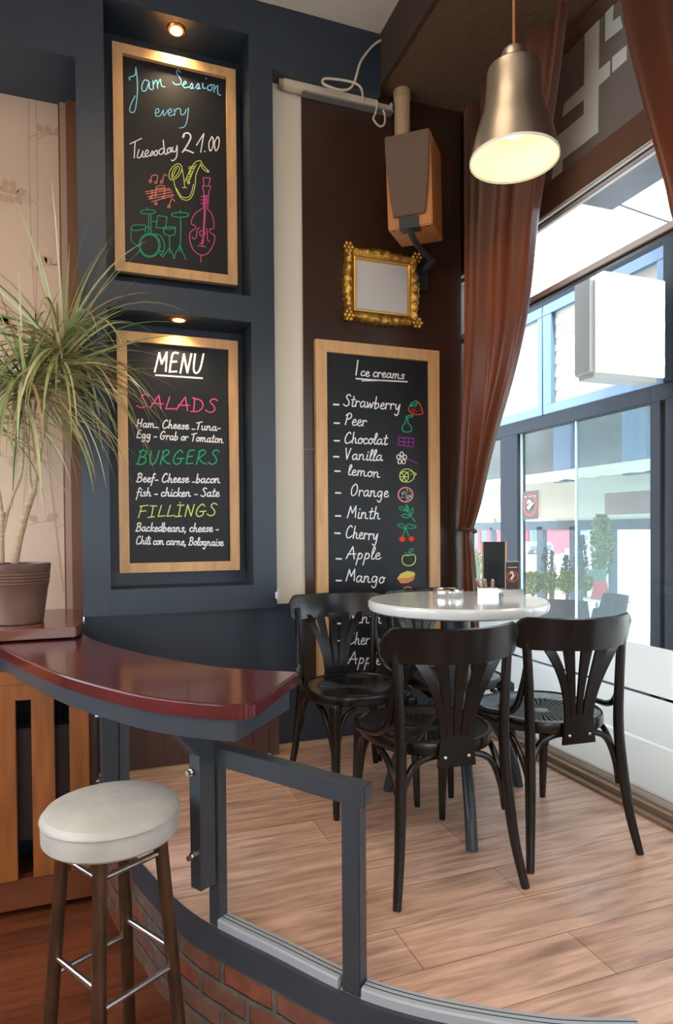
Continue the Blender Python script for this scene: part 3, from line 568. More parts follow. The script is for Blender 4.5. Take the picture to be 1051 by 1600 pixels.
m = MB(); cp = [py(a, b, 3.25) for a, b in [(590, 160), (586, 178), (583, 186), (592, 197), (600, 194), (601, 180), (598, 172)]]
m.tube(cp, .005, 8); o = m.build('wire_loop', CREAMP, None); base(tag(o, 'short cream wire loop hanging below the open end of the batten', 'wire'))
p = py(630, 190, 3.24); m = MB(); m.lathe([(.043, 3.28), (.043, 3.50), (.047, 3.502), (.047, 3.55)], 28, (p.x, 3.255, 0)); o = m.build('pipe', mat('tan_plastic_pipe', (.50, .35, .20), rough=.45), None); base(tag(o, 'tan round pipe stub coming down from the soffit behind the speaker', 'pipe'))
m = MB(); p = py(437, 932, 3.215); m.box(.846, .872, 3.27, 3.318, p.z-.035, p.z+.035); m.box(.832, .846, 3.205, 3.219, p.z-.012, p.z+.025); o = m.build('cable_socket', WHITEP, None, bevel=.004); base(tag(o, 'small white plastic socket at the bottom corner of the white wall strip', 'socket'))
# ------------------------------------------------------------------ loudspeaker
t = thing('loudspeaker', 'cherry wood loudspeaker with grey-brown grille tilted down above the gilt frame', 'speaker')
ORW = mat('cherry_veneer', (.52, .20, .055), rough=.32, var=.12, vscale=4, stretch=(8, 8, 1))
GRILLE = mat('grille_cloth', (.135, .088, .060), rough=.9, bump=.15, bscale=400)
MS = Matrix.Translation((1.4288, 2.8779, 2.8529)) @ Matrix.Rotation(-.6871, 4, 'Z') @ Matrix.Rotation(.1124, 4, 'X')
w2, h2, d2 = .111, .2147, .281
m = MB(); m.box(-w2, w2, 0, d2, -h2, h2, M=MS); m.build('cabinet', ORW, t, bevel=.006)
m = MB(); poly = []
for z in [h2-.002-.375*k/10 for k in range(11)]:
    u = (h2-z)/.375; poly.append((z, w2-.002-.036*max(0, u-.1)**1.8))
pp = [MS @ Vector((x, -.018, z)) for z, x in poly]+[MS @ Vector((-x, -.018, z)) for z, x in reversed(poly)]
m.prism(pp, (MS.to_3x3() @ Vector((0, .018, 0)))); m.build('grille', GRILLE, t, bevel=.004)
m = MB(); m.box(-.052, .045, -.012, .06, -h2-.006, -h2+.048, M=MS); m.tube([MS @ Vector(q) for q in [(0, 0, -h2+.02), (.0, .05, -h2-.03), (.02, .2, -h2-.06), (.05, .33, -h2-.075)]], .016, 10)
br = m.build('wall_bracket', mat('dark_grey_bracket', (.02, .028, .032), rough=.45), t, bevel=.002)
m = MB(); q = MS @ Vector((.05, .33, -h2-.075)); m.box(q.x-.05, q.x+.05, 3.285, 3.302, q.z-.1, q.z+.09); m.tube([q, (q.x+.02, 3.29, q.z)], .018, 10); m.build('mounting_plate', mat('dark_grey_bracket', (.02, .028, .032)), t)
for sx in (-.085, .085):
    m = MB(); p = MS @ Vector((sx, .012, -h2-.0015)); m.ell(p, (.009, .004, .002)); m.build('foot_plug', BLACK, t)
base(t)
# ------------------------------------------------------------------ gilt mirror
GOLD = mat('antique_gilt', (.62, .37, .075), rough=.36, metal=.9, bump=.9, bscale=38, var=.35, vscale=22)
GOLDS = mat('bright_gilt', (.85, .55, .14), rough=.28, metal=.9, bump=.2, bscale=60)
t = thing('gilt_mirror', 'small mirror in an ornate gilt frame above the ice cream chalkboard', 'mirror')
YM = 3.25; c = [py(x, y, YM) for x, y in [(540, 377), (658, 398), (657, 512), (538, 497)]]
x0 = (c[0].x+c[3].x)/2; x1 = (c[1].x+c[2].x)/2; z1 = (c[0].z+c[1].z)/2; z0 = (c[2].z+c[3].z)/2; cx_, cz_ = (x0+x1)/2, (z0+z1)/2; hw, hh = (x1-x0)/2, (z1-z0)/2
m = MB(); N = 144; rows = []
def ring(k, n):
    a = k/n*4; s = int(a) % 4; u = a-int(a)
    C = [(-1, 1), (1, 1), (1, -1), (-1, -1)]; p, q = C[s], C[(s+1) % 4]
    return p[0]+(q[0]-p[0])*u, p[1]+(q[1]-p[1])*u, u
for ins, dy in [(0, .05), (.0, .022), (.012, .004), (.03, .0), (.05, .012), (.058, .02)]:
    row = []
    for k in range(N+1):
        a, b, u = ring(k % N, N); sc = .010*math.sin(PI*2*(u-.25))*1.0+.012*(abs(u-.5)*2)**4-.008 if ins < .02 else 0
        sc += (.004*math.sin(u*PI*22) if ins < .035 else 0)
        row.append(Vector((cx_+a*(hw+sc-ins), YM+dy+(.004*math.sin(u*40) if 0 < ins < .04 else 0)-(.008*(abs(u-.5)*2)**6 if ins < .04 else 0), cz_+b*(hh+sc-ins))))
    rows.append(row)
m.grid(rows)
for a, b in [(-1, 1), (1, 1), (1, -1), (-1, -1)]:
    for k in range(7):
        an = k*PI/3; r = .0 if k == 6 else .022
        m.ell((cx_+a*(hw-.022)+r*math.cos(an), YM+.0, cz_+b*(hh-.022)+r*math.sin(an)), (.012, .012, .012), 8, 6)
m.build('ornate_frame', GOLD, t, smooth=1.0)
m = MB(); i0, i1 = .056, .068
for dx0, dx1 in [(i0, i1)]:
    rows = [[Vector((cx_+a*(hw-i), YM+d, cz_+b*(hh-i))) for a, b in [(-1, 1), (1, 1), (1, -1), (-1, -1), (-1, 1)]] for i, d in [(.056, .014), (.062, .010), (.070, .026)]]
    m.grid(rows)
m.build('inner_slip', GOLDS, t, smooth=.3)
m = MB(); g = .069; m.box(cx_-hw+g, cx_+hw-g, YM+.026, YM+.032, cz_-hh+g, cz_+hh-g); m.build('mirror_glass', mat('grey_painted_reflection', (.60, .61, .60), rough=.25, metal=.0, spec=.8), t, bevel=.003)  # even pale grey painted where the mirror would show its reflection
m = MB(); m.box(cx_-hw+.02, cx_+hw-.02, YM+.032, 3.305, cz_-hh+.02, cz_+hh-.02); m.build('back_board', BROWNP, t)
base(t)
# ------------------------------------------------------------------ pendant lamp
LD = 2.0; pc = pd(803, 250, LD); lx, ly, lz = pc.x, pc.y, pc.z
R0 = 71/FOC*LD*.955
t = thing('pendant_lamp', 'lit bell-shaped brushed aluminium pendant lamp hanging beside the curtain', 'lamp', (lx, ly, lz))
H0 = (270-98)/FOC*LD*.83
prof = [(R0, 0), (R0*.985, .012), (R0*.93, H0*.16), (R0*.845, H0*.32), (R0*.745, H0*.47), (R0*.665, H0*.62), (R0*.63, H0*.78), (R0*.615, H0*.92), (R0*.58, H0*.98), (R0*.40, H0)]
P2 = [(p.x, p.y) for p in catmull([(a, b, 0) for a, b in prof], 4)]
m = MB(); m.lathe(P2, 56, close=False); m.lathe([(R0*.40, H0), (.0, H0+.001)], 56, close=False); m.build('shade', ALU, t)
m = MB(); m.lathe([(a*.975, b+.001) for a, b in P2[:-1]]+[(0, H0-.006)], 48, close=False); m.build('shade_lining', mat('warm_white_enamel', (.85, .72, .32), rough=.6), t)
m = MB(); m.lathe([(R0*.972, -.001), (R0*1.008, -.003), (R0*1.008, .006), (R0*.975, .006)], 56, close=False); m.build('rim', mat('pale_rim', (.75, .70, .62), rough=.3), t)
m = MB(); m.lathe([(R0*.31, H0-.004), (R0*.30, H0+.035), (R0*.25, H0+.05), (R0*.10, H0+.058), (.006, H0+.065)], 32); m.build('socket_cap', ALU, t)
m = MB(); m.ell((0, 0, H0*.42), (.042, .042, .052), 20, 12); m.build('bulb', mat('bulb_glow', 'fff6d8', emit='ffe27a', es=.9), t)
m = MB(); m.tube([(0, 0, H0+.055), (0, 0, 3.55-lz)], .0042, 8, smooth=0); m.build('cord', mat('orange_flex', (.35, .12, .04), rough=.5), t)
light('pendant_glow', 'POINT', (lx, ly, lz+H0*.16), .9, (1, .86, .45), shadow_soft_size=.05)
# ------------------------------------------------------------------ curtains on the window side
SATIN = translucent_mat('brown_satin', (.095, .034, .016), 'c04a10', .20, rough=.34, sheen=.25)
def curtain(name, label, edge, Xc, yfar, folds, tie, zbot, seed, flare):
    """edge: [(z, y of the free edge)] from the top to the tie"""
    t = thing(name, label, 'curtain'); r = random.Random(seed); sg = 1 if edge[0][1] < yfar else -1
    ph = [r.uniform(0, 6) for _ in range(4)]
    E = catmull([(z, y, 0) for z, y in edge], 6); rows = []
    NU = 110
    zt, yt = E[-1].x, tie[1]
    def fold(u, wd, tight):
        A = .070*(1-.55*tight); s = u*folds*2*PI
        return A*(math.sin(s+ph[0]+.5*math.sin(2*PI*u+ph[1]))*.75+.28*math.sin(1.63*s+ph[2]))
    for p in E:
        z, ye = p.x, p.y; k = (E[0].x-z)/(E[0].x-zt); row = []
        for i in range(NU+1):
            u = i/NU; y = yfar+(ye-yfar)*u; row.append(Vector((Xc+fold(u, 0, k)+.02*k*math.sin(9*u+4*k), y, z)))
        rows.append(row)
    m = MB(); m.grid(rows)
    ye = E[-1].y
    low = []
    for j, (dz, wd, am) in enumerate([(0, 1, .6), (-.04, .92, .55), (-.12, 1.1, .7), (-.3, 1.35, .8), (-.55, 1.5, .85), (zbot-zt, 1.55, .9)]):
        low.append([Vector((Xc+fold(i/NU, 0, 1)*am, yfar+(ye-yfar)*wd*(i/NU), zt+dz)) for i in range(NU+1)])
    m.grid(low); m.build('drape', SATIN, t, smooth=3.0)
    m = MB(); c = [Vector((Xc+.040*math.cos(a), (yfar+ye)/2+(abs(ye-yfar)/2+.006)*math.sin(a), zt-.012*math.cos(a))) for a in [2*PI*k/16 for k in range(16)]]
    m.tube(c, .009, 8, closed=True, smooth=2); m.build('tie_band', mat('brown_tie_cord', (.10, .045, .025), rough=.6, spec=.2), t)
    base(t); return t
XC = 1.94
ed = [(zz.z, zz.y) for zz in [px(a, b, XC) for a, b in [(898, -14), (884, 90), (866, 210), (848, 330), (834, 470), (812, 575), (778, 690), (752, 790), (738, 828)]]]
curtain('curtain', 'brown satin curtain tied back beside the ice cream chalkboard', ed, XC, 3.255, 4.6, (px(720, 836, XC).z, 3.2), .08, 3, 1)
ed2 = [(zz.z, zz.y) for zz in [px(a, b, XC) for a, b in [(962, -14), (975, 75), (993, 150), (1015, 230), (1036, 300), (1056, 372)]]]+[(1.9, 1.62), (1.55, 1.38), (1.25, 1.2)]
curtain('curtain', 'brown satin curtain hanging at the near end of the window', ed2, XC, .98, 4.6, (1.2, 1.15), .08, 5, 1)
# ------------------------------------------------------------------ bentwood chairs
def seat_mat():
    m = mat('black_embossed_seat', (.0085, .0075, .0085), rough=.24, spec=.6); nt = m.node_tree; b = nt.nodes['Principled BSDF']; L = nt.links.new
    tc = nt.nodes.new('ShaderNodeTexCoord'); sp = nt.nodes.new('ShaderNodeSeparateXYZ'); L(tc.outputs['Object'], sp.inputs[0])
    a = nt.nodes.new('ShaderNodeMath'); a.operation = 'ARCTAN2'; L(sp.outputs[0], a.inputs[0]); L(sp.outputs[1], a.inputs[1])
    k = nt.nodes.new('ShaderNodeMath'); k.operation = 'MULTIPLY'; k.inputs[1].default_value = 44; L(a.outputs[0], k.inputs[0])
    s = nt.nodes.new('ShaderNodeMath'); s.operation = 'SINE'; L(k.outputs[0], s.inputs[0])
    ln = nt.nodes.new('ShaderNodeVectorMath'); ln.operation = 'LENGTH'; L(tc.outputs['Object'], ln.inputs[0])
    r = nt.nodes.new('ShaderNodeMapRange'); r.inputs[1].default_value = .03; r.inputs[2].default_value = .06
    x = nt.nodes.new('ShaderNodeCombineXYZ'); L(sp.outputs[0], x.inputs[0]); L(sp.outputs[1], x.inputs[1])
    l2 = nt.nodes.new('ShaderNodeVectorMath'); l2.operation = 'LENGTH'; L(x.outputs[0], l2.inputs[0]); L(l2.outputs['Value'], r.inputs[0])
    r2 = nt.nodes.new('ShaderNodeMapRange'); r2.inputs[1].default_value = .165; r2.inputs[2].default_value = .15; L(l2.outputs['Value'], r2.inputs[0])
    q = nt.nodes.new('ShaderNodeMath'); q.operation = 'MULTIPLY'; L(r.outputs[0], q.inputs[0]); L(s.outputs[0], q.inputs[1])
    q2 = nt.nodes.new('ShaderNodeMath'); q2.operation = 'MULTIPLY'; L(q.outputs[0], q2.inputs[0]); L(r2.outputs[0], q2.inputs[1])
    bp = nt.nodes.new('ShaderNodeBump'); bp.inputs['Strength'].default_value = 1; bp.inputs['Distance'].default_value = .016
    L(q2.outputs[0], bp.inputs['Height']); L(bp.outputs[0], b.inputs['Normal']); return m
def make_chair():
    t = thing('bentwood_chair', '', 'chair', group='black bentwood chairs')
    NS = 56
    def outline(k, s, z):
        a = 2*PI*k/NS; c, q = math.cos(a), math.sin(a); e = 2/2.5
        x = math.copysign(abs(c)**e, c); y = math.copysign(abs(q)**e, q)
        wd = .222+.022*y; return Vector((x*wd*s, .012+y*.232*s, z))
    m = MB(); m.grid([[outline(k % NS, s, z) for k in range(NS+1)] for s, z in [(.94, .436), (.985, .436), (1, .443), (1, .468), (.99, .476), (.955, .478), (.935, .474)]])
    m.grid([[outline(k % NS, s, z) for k in range(NS+1)] for s, z in [(.94, .436), (.935, .474)]]); m.build('seat_rim', BLACKW, t, smooth=.8)
    m = MB(); m.grid([[outline(k % NS, s, z) for k in range(NS+1)] for s, z in [(.94, .473), (.80, .468), (.55, .464), (.3, .462), (.05, .4615)]]); m.add([outline(k, .05, .4615) for k in range(NS)], [tuple(range(NS))])
    m.add([outline(k, .94, .455) for k in range(NS)], [tuple(range(NS))]); m.grid([[outline(k % NS, .94, z) for k in range(NS+1)] for z in (.455, .473)])
    m.build('seat', seat_mat(), t, smooth=.9)
    for s in (-1, 1):
        m = MB(); m.tube([(s*.222, -.275, 0), (s*.203, -.247, .13), (s*.190, -.226, .28), (s*.182, -.212, .45), (s*.186, -.212, .62), (s*.197, -.212, .80)], [.0135, .0165, .019, .0185, .017, .016], 12); m.build('leg', BLACKW, t)
        m = MB(); m.tube([(s*.180, .262, 0), (s*.178, .252, .2), (s*.172, .236, .42), (s*.172, .232, .445)], [.0125, .0165, .021, .024, .024], 12); m.build('leg', BLACKW, t)
        m = MB(); m.tube([(s*.196, -.208, .685), (s*.199, -.196, .62), (s*.209, -.165, .535), (s*.226, -.10, .495), (s*.243, -.01, .482), (s*.246, .05, .472)], [.008, .0115, .0125, .0125, .011, .007], 10); m.build('hip_rest', BLACKW, t)
        m = MB(); m.tube([(s*.184, -.205, .235), (s*.174, -.203, .32), (s*.140, -.200, .40), (s*.085, -.198, .428), (s*.03, -.198, .43)], [.008, .0115, .0115, .011, .009], 10); m.build('brace', BLACKW, t)
        m = MB(); m.tube([(s*.168, .238, .235), (s*.158, .236, .32), (s*.125, .226, .40), (s*.08, .22, .428)], [.008, .0115, .0115, .010], 10); m.build('brace', BLACKW, t)
        m = MB(); m.tube([(s*.182, -.212, .235), (s*.186, -.19, .32), (s*.192, -.13, .40), (s*.20, -.06, .430)], [.008, .0115, .0115, .010], 10); m.build('brace', BLACKW, t); m = MB(); m.tube([(s*.178, .23, .235), (s*.184, .205, .32), (s*.192, .15, .40), (s*.20, .08, .430)], [.008, .0115, .0115, .010], 10); m.build('brace', BLACKW, t)
    # crest rail: bent board, ends towards the sitter
    m = MB(); rows = []
    for i in range(25):
        u = i/12-1; x = .238*math.sin(u*1.25)/math.sin(1.25); y = -.285+.098*abs(x/.238)**2.0
        ch = .034*max(0, abs(u)-.80)/.20
        za, zb = .742+ch*.6+.004*abs(u), .862-ch-.006*math.cos(u*PI/2)
        rows.append([Vector((x, y-.008, za)), Vector((x, y-.016, (za+zb)/2)), Vector((x, y-.026, zb-.004)), Vector((x, y-.018, zb)), Vector((x, y-.006, zb-.004)), Vector((x, y+.004, (za+zb)/2)), Vector((x, y+.010, za)), Vector((x, y-.008, za))])
    m.grid(rows); m.add(rows[0][:7], [tuple(range(7))]); m.add(rows[-1][:7], [tuple(range(6, -1, -1))]); m.build('crest_rail', BLACKW, t, smooth=.7)
    # fan splat in one fretted board
    m = MB()
    for xb_, xt_, wb, wt in [(-.0475, -.140, .0205, .044), (-.0238, -.070, .0195, .046), (0, 0, .0195, .046), (.0238, .070, .0195, .046), (.0475, .140, .0205, .044)]:
        pr = []
        for k in range(13):
            v = k/12; z = .50+v*.262; x = xb_+(xt_-xb_)*(v**1.9 if abs(xt_) > .1 else v**1.3); w = wb+(wt-wb)*v**1.5
            y = -.232-.047*v**1.4+.098*(abs(x)/.238)**2*v
            pr.append([Vector((x-w/2, y-.005, z)), Vector((x+w/2, y-.005, z)), Vector((x+w/2, y+.004, z)), Vector((x-w/2, y+.004, z)), Vector((x-w/2, y-.005, z))])
        m.grid(pr)
    m.prism([(x, -.237, z) for x, z in [(-.0545, .508), (-.062, .45), (-.066, .405), (.066, .405), (.062, .45), (.0545, .508)]], (0, .010, 0))
    m.build('splat', BLACKW, t, smooth=.5)
    for s in (-1, 1):
        m = MB(); m.ell((s*.041, -.2385, .437), (.006, .003, .006), 10, 6); m.build('screw', CHROME, t)
    return t
def place(o, x, y, rz, label): o.location = (x, y, 0); o.rotation_euler.z = math.radians(rz); o['label'] = label
c1 = make_chair(); c2, c3, c4 = [copy_tree(c1) for _ in range(3)]
place(c1, 1.075, 2.045, -4, 'black bentwood chair nearest to the curved railing, its back turned')
place(c2, 1.588, 2.085, -4, 'black bentwood chair closest to the window, its back turned')
place(c3, 1.055, 2.70, 180, 'black bentwood chair facing out in front of the blue wall, left of the table')
place(c4, 1.56, 2.75, 187, 'black bentwood chair mostly hidden behind the white table')
# ------------------------------------------------------------------ bistro table
TX, TY, TZ = 1.405, 2.40, .867
t = thing('bistro_table', 'round bistro table with glossy white top and grey-blue steel pedestal', 'table', (TX, TY, 0))
m = MB(); m.lathe([(.0, TZ-.045), (.355, TZ-.045), (.368, TZ-.038), (.374, TZ-.022), (.372, TZ-.007), (.364, TZ), (0, TZ)], 72); m.build('tabletop', mat('glossy_white_top', (.76, .79, .78), rough=.12, coat=.4), t)
TST = mat('blue_grey_steel', (.030, .042, .052), rough=.32)
m = MB(); m.lathe([(.056, .34), (.056, TZ-.06), (.12, TZ-.055), (.12, TZ-.045)], 28); m.build('column', TST, t)
C0 = Vector((TX, TY, 0))
for fx, fy in [(1.247, 2.03), (1.19, 2.635), (1.76, 2.47)]:
    d = Vector((fx-TX, fy-TY, 0)); m = MB()
    m.tube([Vector((0, 0, .60))+d*.10, Vector((0, 0, .45))+d*.25, d*.62+Vector((0, 0, .30)), d*.90+Vector((0, 0, .12)), d], .0225, 12, smooth=6); m.build('leg', TST, t)
# things on the table
def on_table(x, y): return pz(x, y, TZ)
p = on_table(700, 932); t = thing('ashtray', 'round brushed steel ashtray on the white table', 'ashtray', (p.x, p.y, TZ))
m = MB(); m.lathe([(.066, 0), (.069, .006), (.069, .028), (.064, .034), (.058, .034), (.055, .026), (.03, .020), (0, .020)], 40); m.build('bowl', CHROME, t)
m = MB(); m.lathe([(.050, .031), (.053, .034), (.056, .031), (.053, .0305)], 32); m.build('rest_ring', CHROME, t)
p = on_table(760, 930); t = thing('sugar_holder', 'folded steel sugar sachet holder in front of the small black menu board', 'holder', (p.x, p.y, TZ), math.radians(-24))
m = MB(); m.prism([(-.045, -.032, 0), (-.045, .032, 0), (-.045, .032, .04), (-.045, .015, .062), (-.045, -.015, .062), (-.045, -.032, .04)], (.003, 0, 0)); m.prism([(.045, -.032, 0), (.045, .032, 0), (.045, .032, .035), (.045, -.032, .035)], (.003, 0, 0)); m.build('end_plate', CHROME, t)
m = MB(); m.box(-.045, .048, -.032, -.030, 0, .034); m.box(-.045, .048, .030, .032, 0, .034); m.box(-.045, .048, -.032, .032, 0, .002); m.build('tray', CHROME, t)
HB = (p.x, p.y)
SACH = mat('sachet_paper', (.78, .72, .66), rough=.6); SACB = mat('sachet_band', (.35, .16, .10), rough=.6)
for k, (dx, tilt, lab, hz) in enumerate([(-.022, .30, 'sugar sachet leaning at the back of the steel holder', .075), (.0, .12, 'sugar sachet standing in the middle of the steel holder', .070), (.024, -.05, 'sugar sachet at the open end of the steel holder', .068)]):
    t = thing('sugar_sachet', lab, 'sachet', (HB[0]+dx*.91, HB[1]-dx*.41, TZ+.003), math.radians(-24), 'sugar sachets in the holder')
    M2 = Matrix.Rotation(-tilt, 4, 'Y'); m = MB(); m.box(-.003, .003, -.024, .024, 0, hz, M=M2); m.build('packet', SACH, t, bevel=.002)
    m = MB(); m.box(-.0036, .0036, -.0242, -.014, .004, hz-.004, M=M2); m.build('printed_band', SACB, t)
RED = mat('prohibition_red', 'd8301f', rough=.5); WHT = mat('sign_white', (.8, .8, .8), rough=.5); GREYS = mat('sign_grey', (.35, .34, .33), rough=.5); SGN = mat('sign_dark', (.035, .030, .027), rough=.4)
def smoke_sign(root, M, w, h):
    """no-smoking card: local x right, z up, front towards -y"""
    m = MB(); m.box(-w/2, w/2, 0, .003, 0, h, M=M); m.build('card', SGN, root)
    T = lambda x, z, d=-.0008: M @ Vector((x*w, d, z*h))
    m = MB(); rows = [[M @ Vector((r*w*math.cos(2*PI*k/40), d, .5*h+r*w*math.sin(2*PI*k/40))) for k in range(41)] for r, d in [(.44, 0), (.44, -.0012), (.36, -.0012), (.36, 0)]]; m.grid(rows); m.build('red_ring', RED, root)
    m = MB(); m.tube([T(-.20, .56), T(-.08, .64), T(.05, .58), T(-.02, .47), T(-.13, .42), T(-.05, .36)], [.01*w, .06*w, .05*w, .06*w, .045*w, .01*w], 6); m.build('smoke_mark', WHT, root)
    m = MB(); m.tube([T(-.06, .36), T(.24, .57)], .045*w, 6, smooth=0); m.build('cigarette_mark', GREYS, root)
    m = MB(); m.box(-w*.36, w*.36, -.0008, 0, h*.80, h*.82, M=M); m.build('text_bar', WHT, root)
p = on_table(800, 931); t = thing('no_smoking_stand', 'small no-smoking card standing in a steel base on the white table', 'sign', (p.x, p.y, TZ), math.radians(-18))
m = MB(); m.box(-.045, .045, -.022, .022, 0, .03); m.build('stand_base', CHROME, t, bevel=.002)
smoke_sign(t, Matrix.Translation((0, -.004, .024)), .058, .125)
m = MB(); m.box(-.031, .031, -.0005, .004, .022, .152); m.build('card_holder', mat('clear_pale_acrylic', (.6, .62, .62), rough=.2), t)
p = on_table(772, 921); t = thing('menu_board', 'small black table board with wooden side edge, behind the sugar holder', 'menu board', (p.x, p.y, TZ), math.radians(-22))
m = MB(); m.box(-.054, .050, -.008, .006, 0.003, .232); m.build('black_face', SLATE, t)
m = MB(); m.box(.050, .058, -.010, .014, .003, .234); m.box(-.056, -.054, -.01, .014, .003, .234); m.build('wood_edge', OAK, t)
m = MB(); m.box(-.058, .060, -.025, .03, 0, .006); m.build('foot', OAK, t)
# ------------------------------------------------------------------ curved bar, railing, radiator cover
MAHOG = mat('dark_red_mahogany', (.095, .011, .013), rough=.19, coat=.5, var=.25, vscale=3, stretch=(2, 2, 2), bump=.04, bscale=90)
t = thing('bar_counter', 'curved dark red mahogany bar counter on a grey steel apron', 'counter')
outer = catmull([(-.47, 3.05, 0), (-.37, 2.80, 0), (-.25, 2.485, 0), (-.11, 2.165, 0), (.066, 1.867, 0), (.18, 1.735, 0), (.275, 1.658, 0)], 8)
corner = catmull([(.275, 1.658, 0), (.322, 1.633, 0), (.358, 1.634, 0), (.388, 1.664, 0)], 4)
inner = catmull([(.577, 1.945, 0), (.45, 2.035, 0), (.337, 2.14, 0), (.211, 2.33, 0), (.092, 2.55, 0), (-.021, 2.827, 0), (-.075, 3.05, 0)], 8)
poly = outer+corner[1:]+inner
m = MB(); m.prism([(p.x, p.y, .678) for p in poly], (0, 0, .042)); m.build('bar_top', MAHOG, t, bevel=.006, smooth=.7)
m = MB(); ap = [(p.x+.018, p.y+.012) for p in outer[4:]]+[(.318, 1.652), (.322, 1.652), (.535, 1.905)]+[(p.x-.025, p.y-.012) for p in inner[3:-3]]
m.prism([(a, b, .618) for a, b in ap], (0, 0, .058)); m.build('steel_apron', STEEL, t, bevel=.002, smooth=.4)
def at_edge(y, inset):
    i = min(range(1, len(EDGE)-1), key=lambda k: abs(EDGE[k].y-y)); a, b = (EDGE[i], EDGE[i+1]) if EDGE[i].y >= y else (EDGE[i-1], EDGE[i])
    f = (a.y-y)/(a.y-b.y); p = a.lerp(b, f); tt = (b-a).normalized(); n = Vector((tt.y, -tt.x, 0)); return p-n*inset, tt, n
def framed(p, tt, n): return Matrix(((tt.x, n.x, 0, p.x), (tt.y, n.y, 0, p.y), (0, 0, 1, 0), (0, 0, 0, 1)))
posts = []
for yy in (2.60, 1.905):
    p, tt, n = at_edge(yy, .028); M3 = framed(p, tt, n); posts.append((p, tt, n, M3))
    m = MB(); m.box(-.030, .014, .020, .078, .13, .617, M=M3)
    m.prism([M3 @ Vector(q) for q in [(-.030, .078, .52), (-.030, .17, .617), (-.030, .078, .617)]], tt*.044)
    br = m.build('support_bracket', STEEL, t, bevel=.0015)
    for z in (.47, .225):
        m = MB(); q = M3 @ Vector((-.016, .077, z)); m.tube([q, q+n*.010], .012, 6, smooth=0); m.tube([q+n*.010, q+n*.022], .0075, 10, smooth=0); m.build('bolt', CHROME, br)
base(t, (0, 2.2, .62))
t = thing('railing', 'low grey steel railing with two bays on the curved platform edge', 'railing')
pp = [at_edge(y, .028) for y in (1.93, 1.85, 1.75, 1.65, 1.57, 1.50, 1.462)]
m = MB(); m.sweep([Vector((p.x, p.y, 0)) for p, _, _ in pp], [(-.022, .478), (.022, .478), (.022, .532), (-.022, .532)], smooth=4); m.build('top_rail', STEEL, t, bevel=.002, smooth=.4)
for yy, w in ((1.905, .021), (1.497, .026)):
    p, tt, n = at_edge(yy, .028); M3 = framed(p, tt, n); m = MB(); m.box(-w, w, -.018, .018, -.02, .48, M=M3); m.build('post', STEEL, t, bevel=.002)
p, tt, n, M3 = posts[0]; m = MB(); m.box(-.021, .021, -.018, .018, 0, .60, M=M3); m.build('post', STEEL, t, bevel=.002)
base(t, (.42, 1.7, 0))
STRIP = mat('pale_grey_threshold', (.40, .43, .47), rough=.35)
for ys, lab in (((1.885, 1.80, 1.70, 1.60, 1.525), 'pale ribbed edging strip on the platform edge between the two railing posts'), ((1.472, 1.42, 1.36, 1.30, 1.24, 1.18, 1.12), 'pale ribbed edging strip on the platform edge right of the last railing post')):
    P = [at_edge(y, .026)[0] for y in ys]; t = thing('edging_strip', lab, 'edging strip', group='pale edging strips')
    m = MB(); m.sweep(P, [(-.024, .004), (.024, .004), (.024, .026), (.020, .030), (-.020, .030), (-.024, .026)], smooth=4); m.build('profile', STRIP, t, smooth=.4)
    m = MB()
    for off in (-.008, .006): m.sweep(P, [(off-.0012, .0295), (off+.0012, .0295), (off+.0012, .0306), (off-.0012, .0306)], smooth=4)
    m.build('rib_groove', BLACK, t, smooth=.4); base(t)
# radiator cover of orange slats
PINE = mat('orange_pine', (.31, .095, .016), rough=.36, var=.28, vscale=4, stretch=(7, 7, .8), coat=.2)
PINED = mat('dark_pine_rail', (.16, .045, .014), rough=.4, var=.2, vscale=4, stretch=(1, 6, 6))
t = thing('radiator_cover', 'orange slatted wooden radiator cover under the curved bar', 'radiator cover')
RY = 2.83
def xr(xx): return py(xx, 1250, RY).x
m = MB(); m.box(-1.3, xr(150), RY, 3.31, .56, .615); m.box(-1.3, xr(141), RY-.01, RY+.03, .50, .56); m.build('top_rail', PINE, t, bevel=.004)
m = MB(); m.box(-1.3, xr(150), RY-.004, RY+.05, -.33, -.21); m.build('bottom_rail', PINED, t, bevel=.004)
m = MB(); m.box(xr(141), xr(154), RY-.002, 3.31, FZ, .56); m.build('end_panel', mat('dark_brown_end', (.045, .016, .010), rough=.5), t, bevel=.004)
edges = [(110, 141), (51, 87), (-8, 27), (-72, -36), (-140, -100), (-210, -170)]
for a, b in edges: m = MB(); m.box(xr(a), xr(b), RY-.012, RY+.012, -.21, .51); m.build('slat', PINE, t, bevel=.003)
base(t)
t = thing('radiator', 'dark brown radiator showing through the gaps of the orange slats', 'radiator')
m = MB(); m.box(-1.25, -.10, RY+.09, RY+.2, -.10, .36)
m.build('panel', mat('brown_radiator', (.045, .020, .018), rough=.45), t, bevel=.006)
m = MB()
for k in range(9): m.tube([(-1.25, RY+.14, .385+.018*k), (-.10, RY+.14, .385+.018*k)], .003, 6, smooth=0)
for k in range(40): m.tube([(-1.24+.029*k, RY+.14, .36), (-1.24+.029*k, RY+.14, .54)], .002, 6, smooth=0)
m.build('top_grille', BLACK, t)
m = MB(); m.box(-1.2, -1.1, RY+.1, RY+.18, FZ, -.10); m.box(-.25, -.15, RY+.1, RY+.18, FZ, -.10); m.build('foot', BLACK, t); base(t)
m = MB(); m.prism([(-1.3, 2.885, .728), (-.100, 2.885, .728), (-.084, 2.93, .728), (-.080, 3.0, .728), (-.080, 3.605, .728), (-1.3, 3.605, .728)], (0, 0, .042))
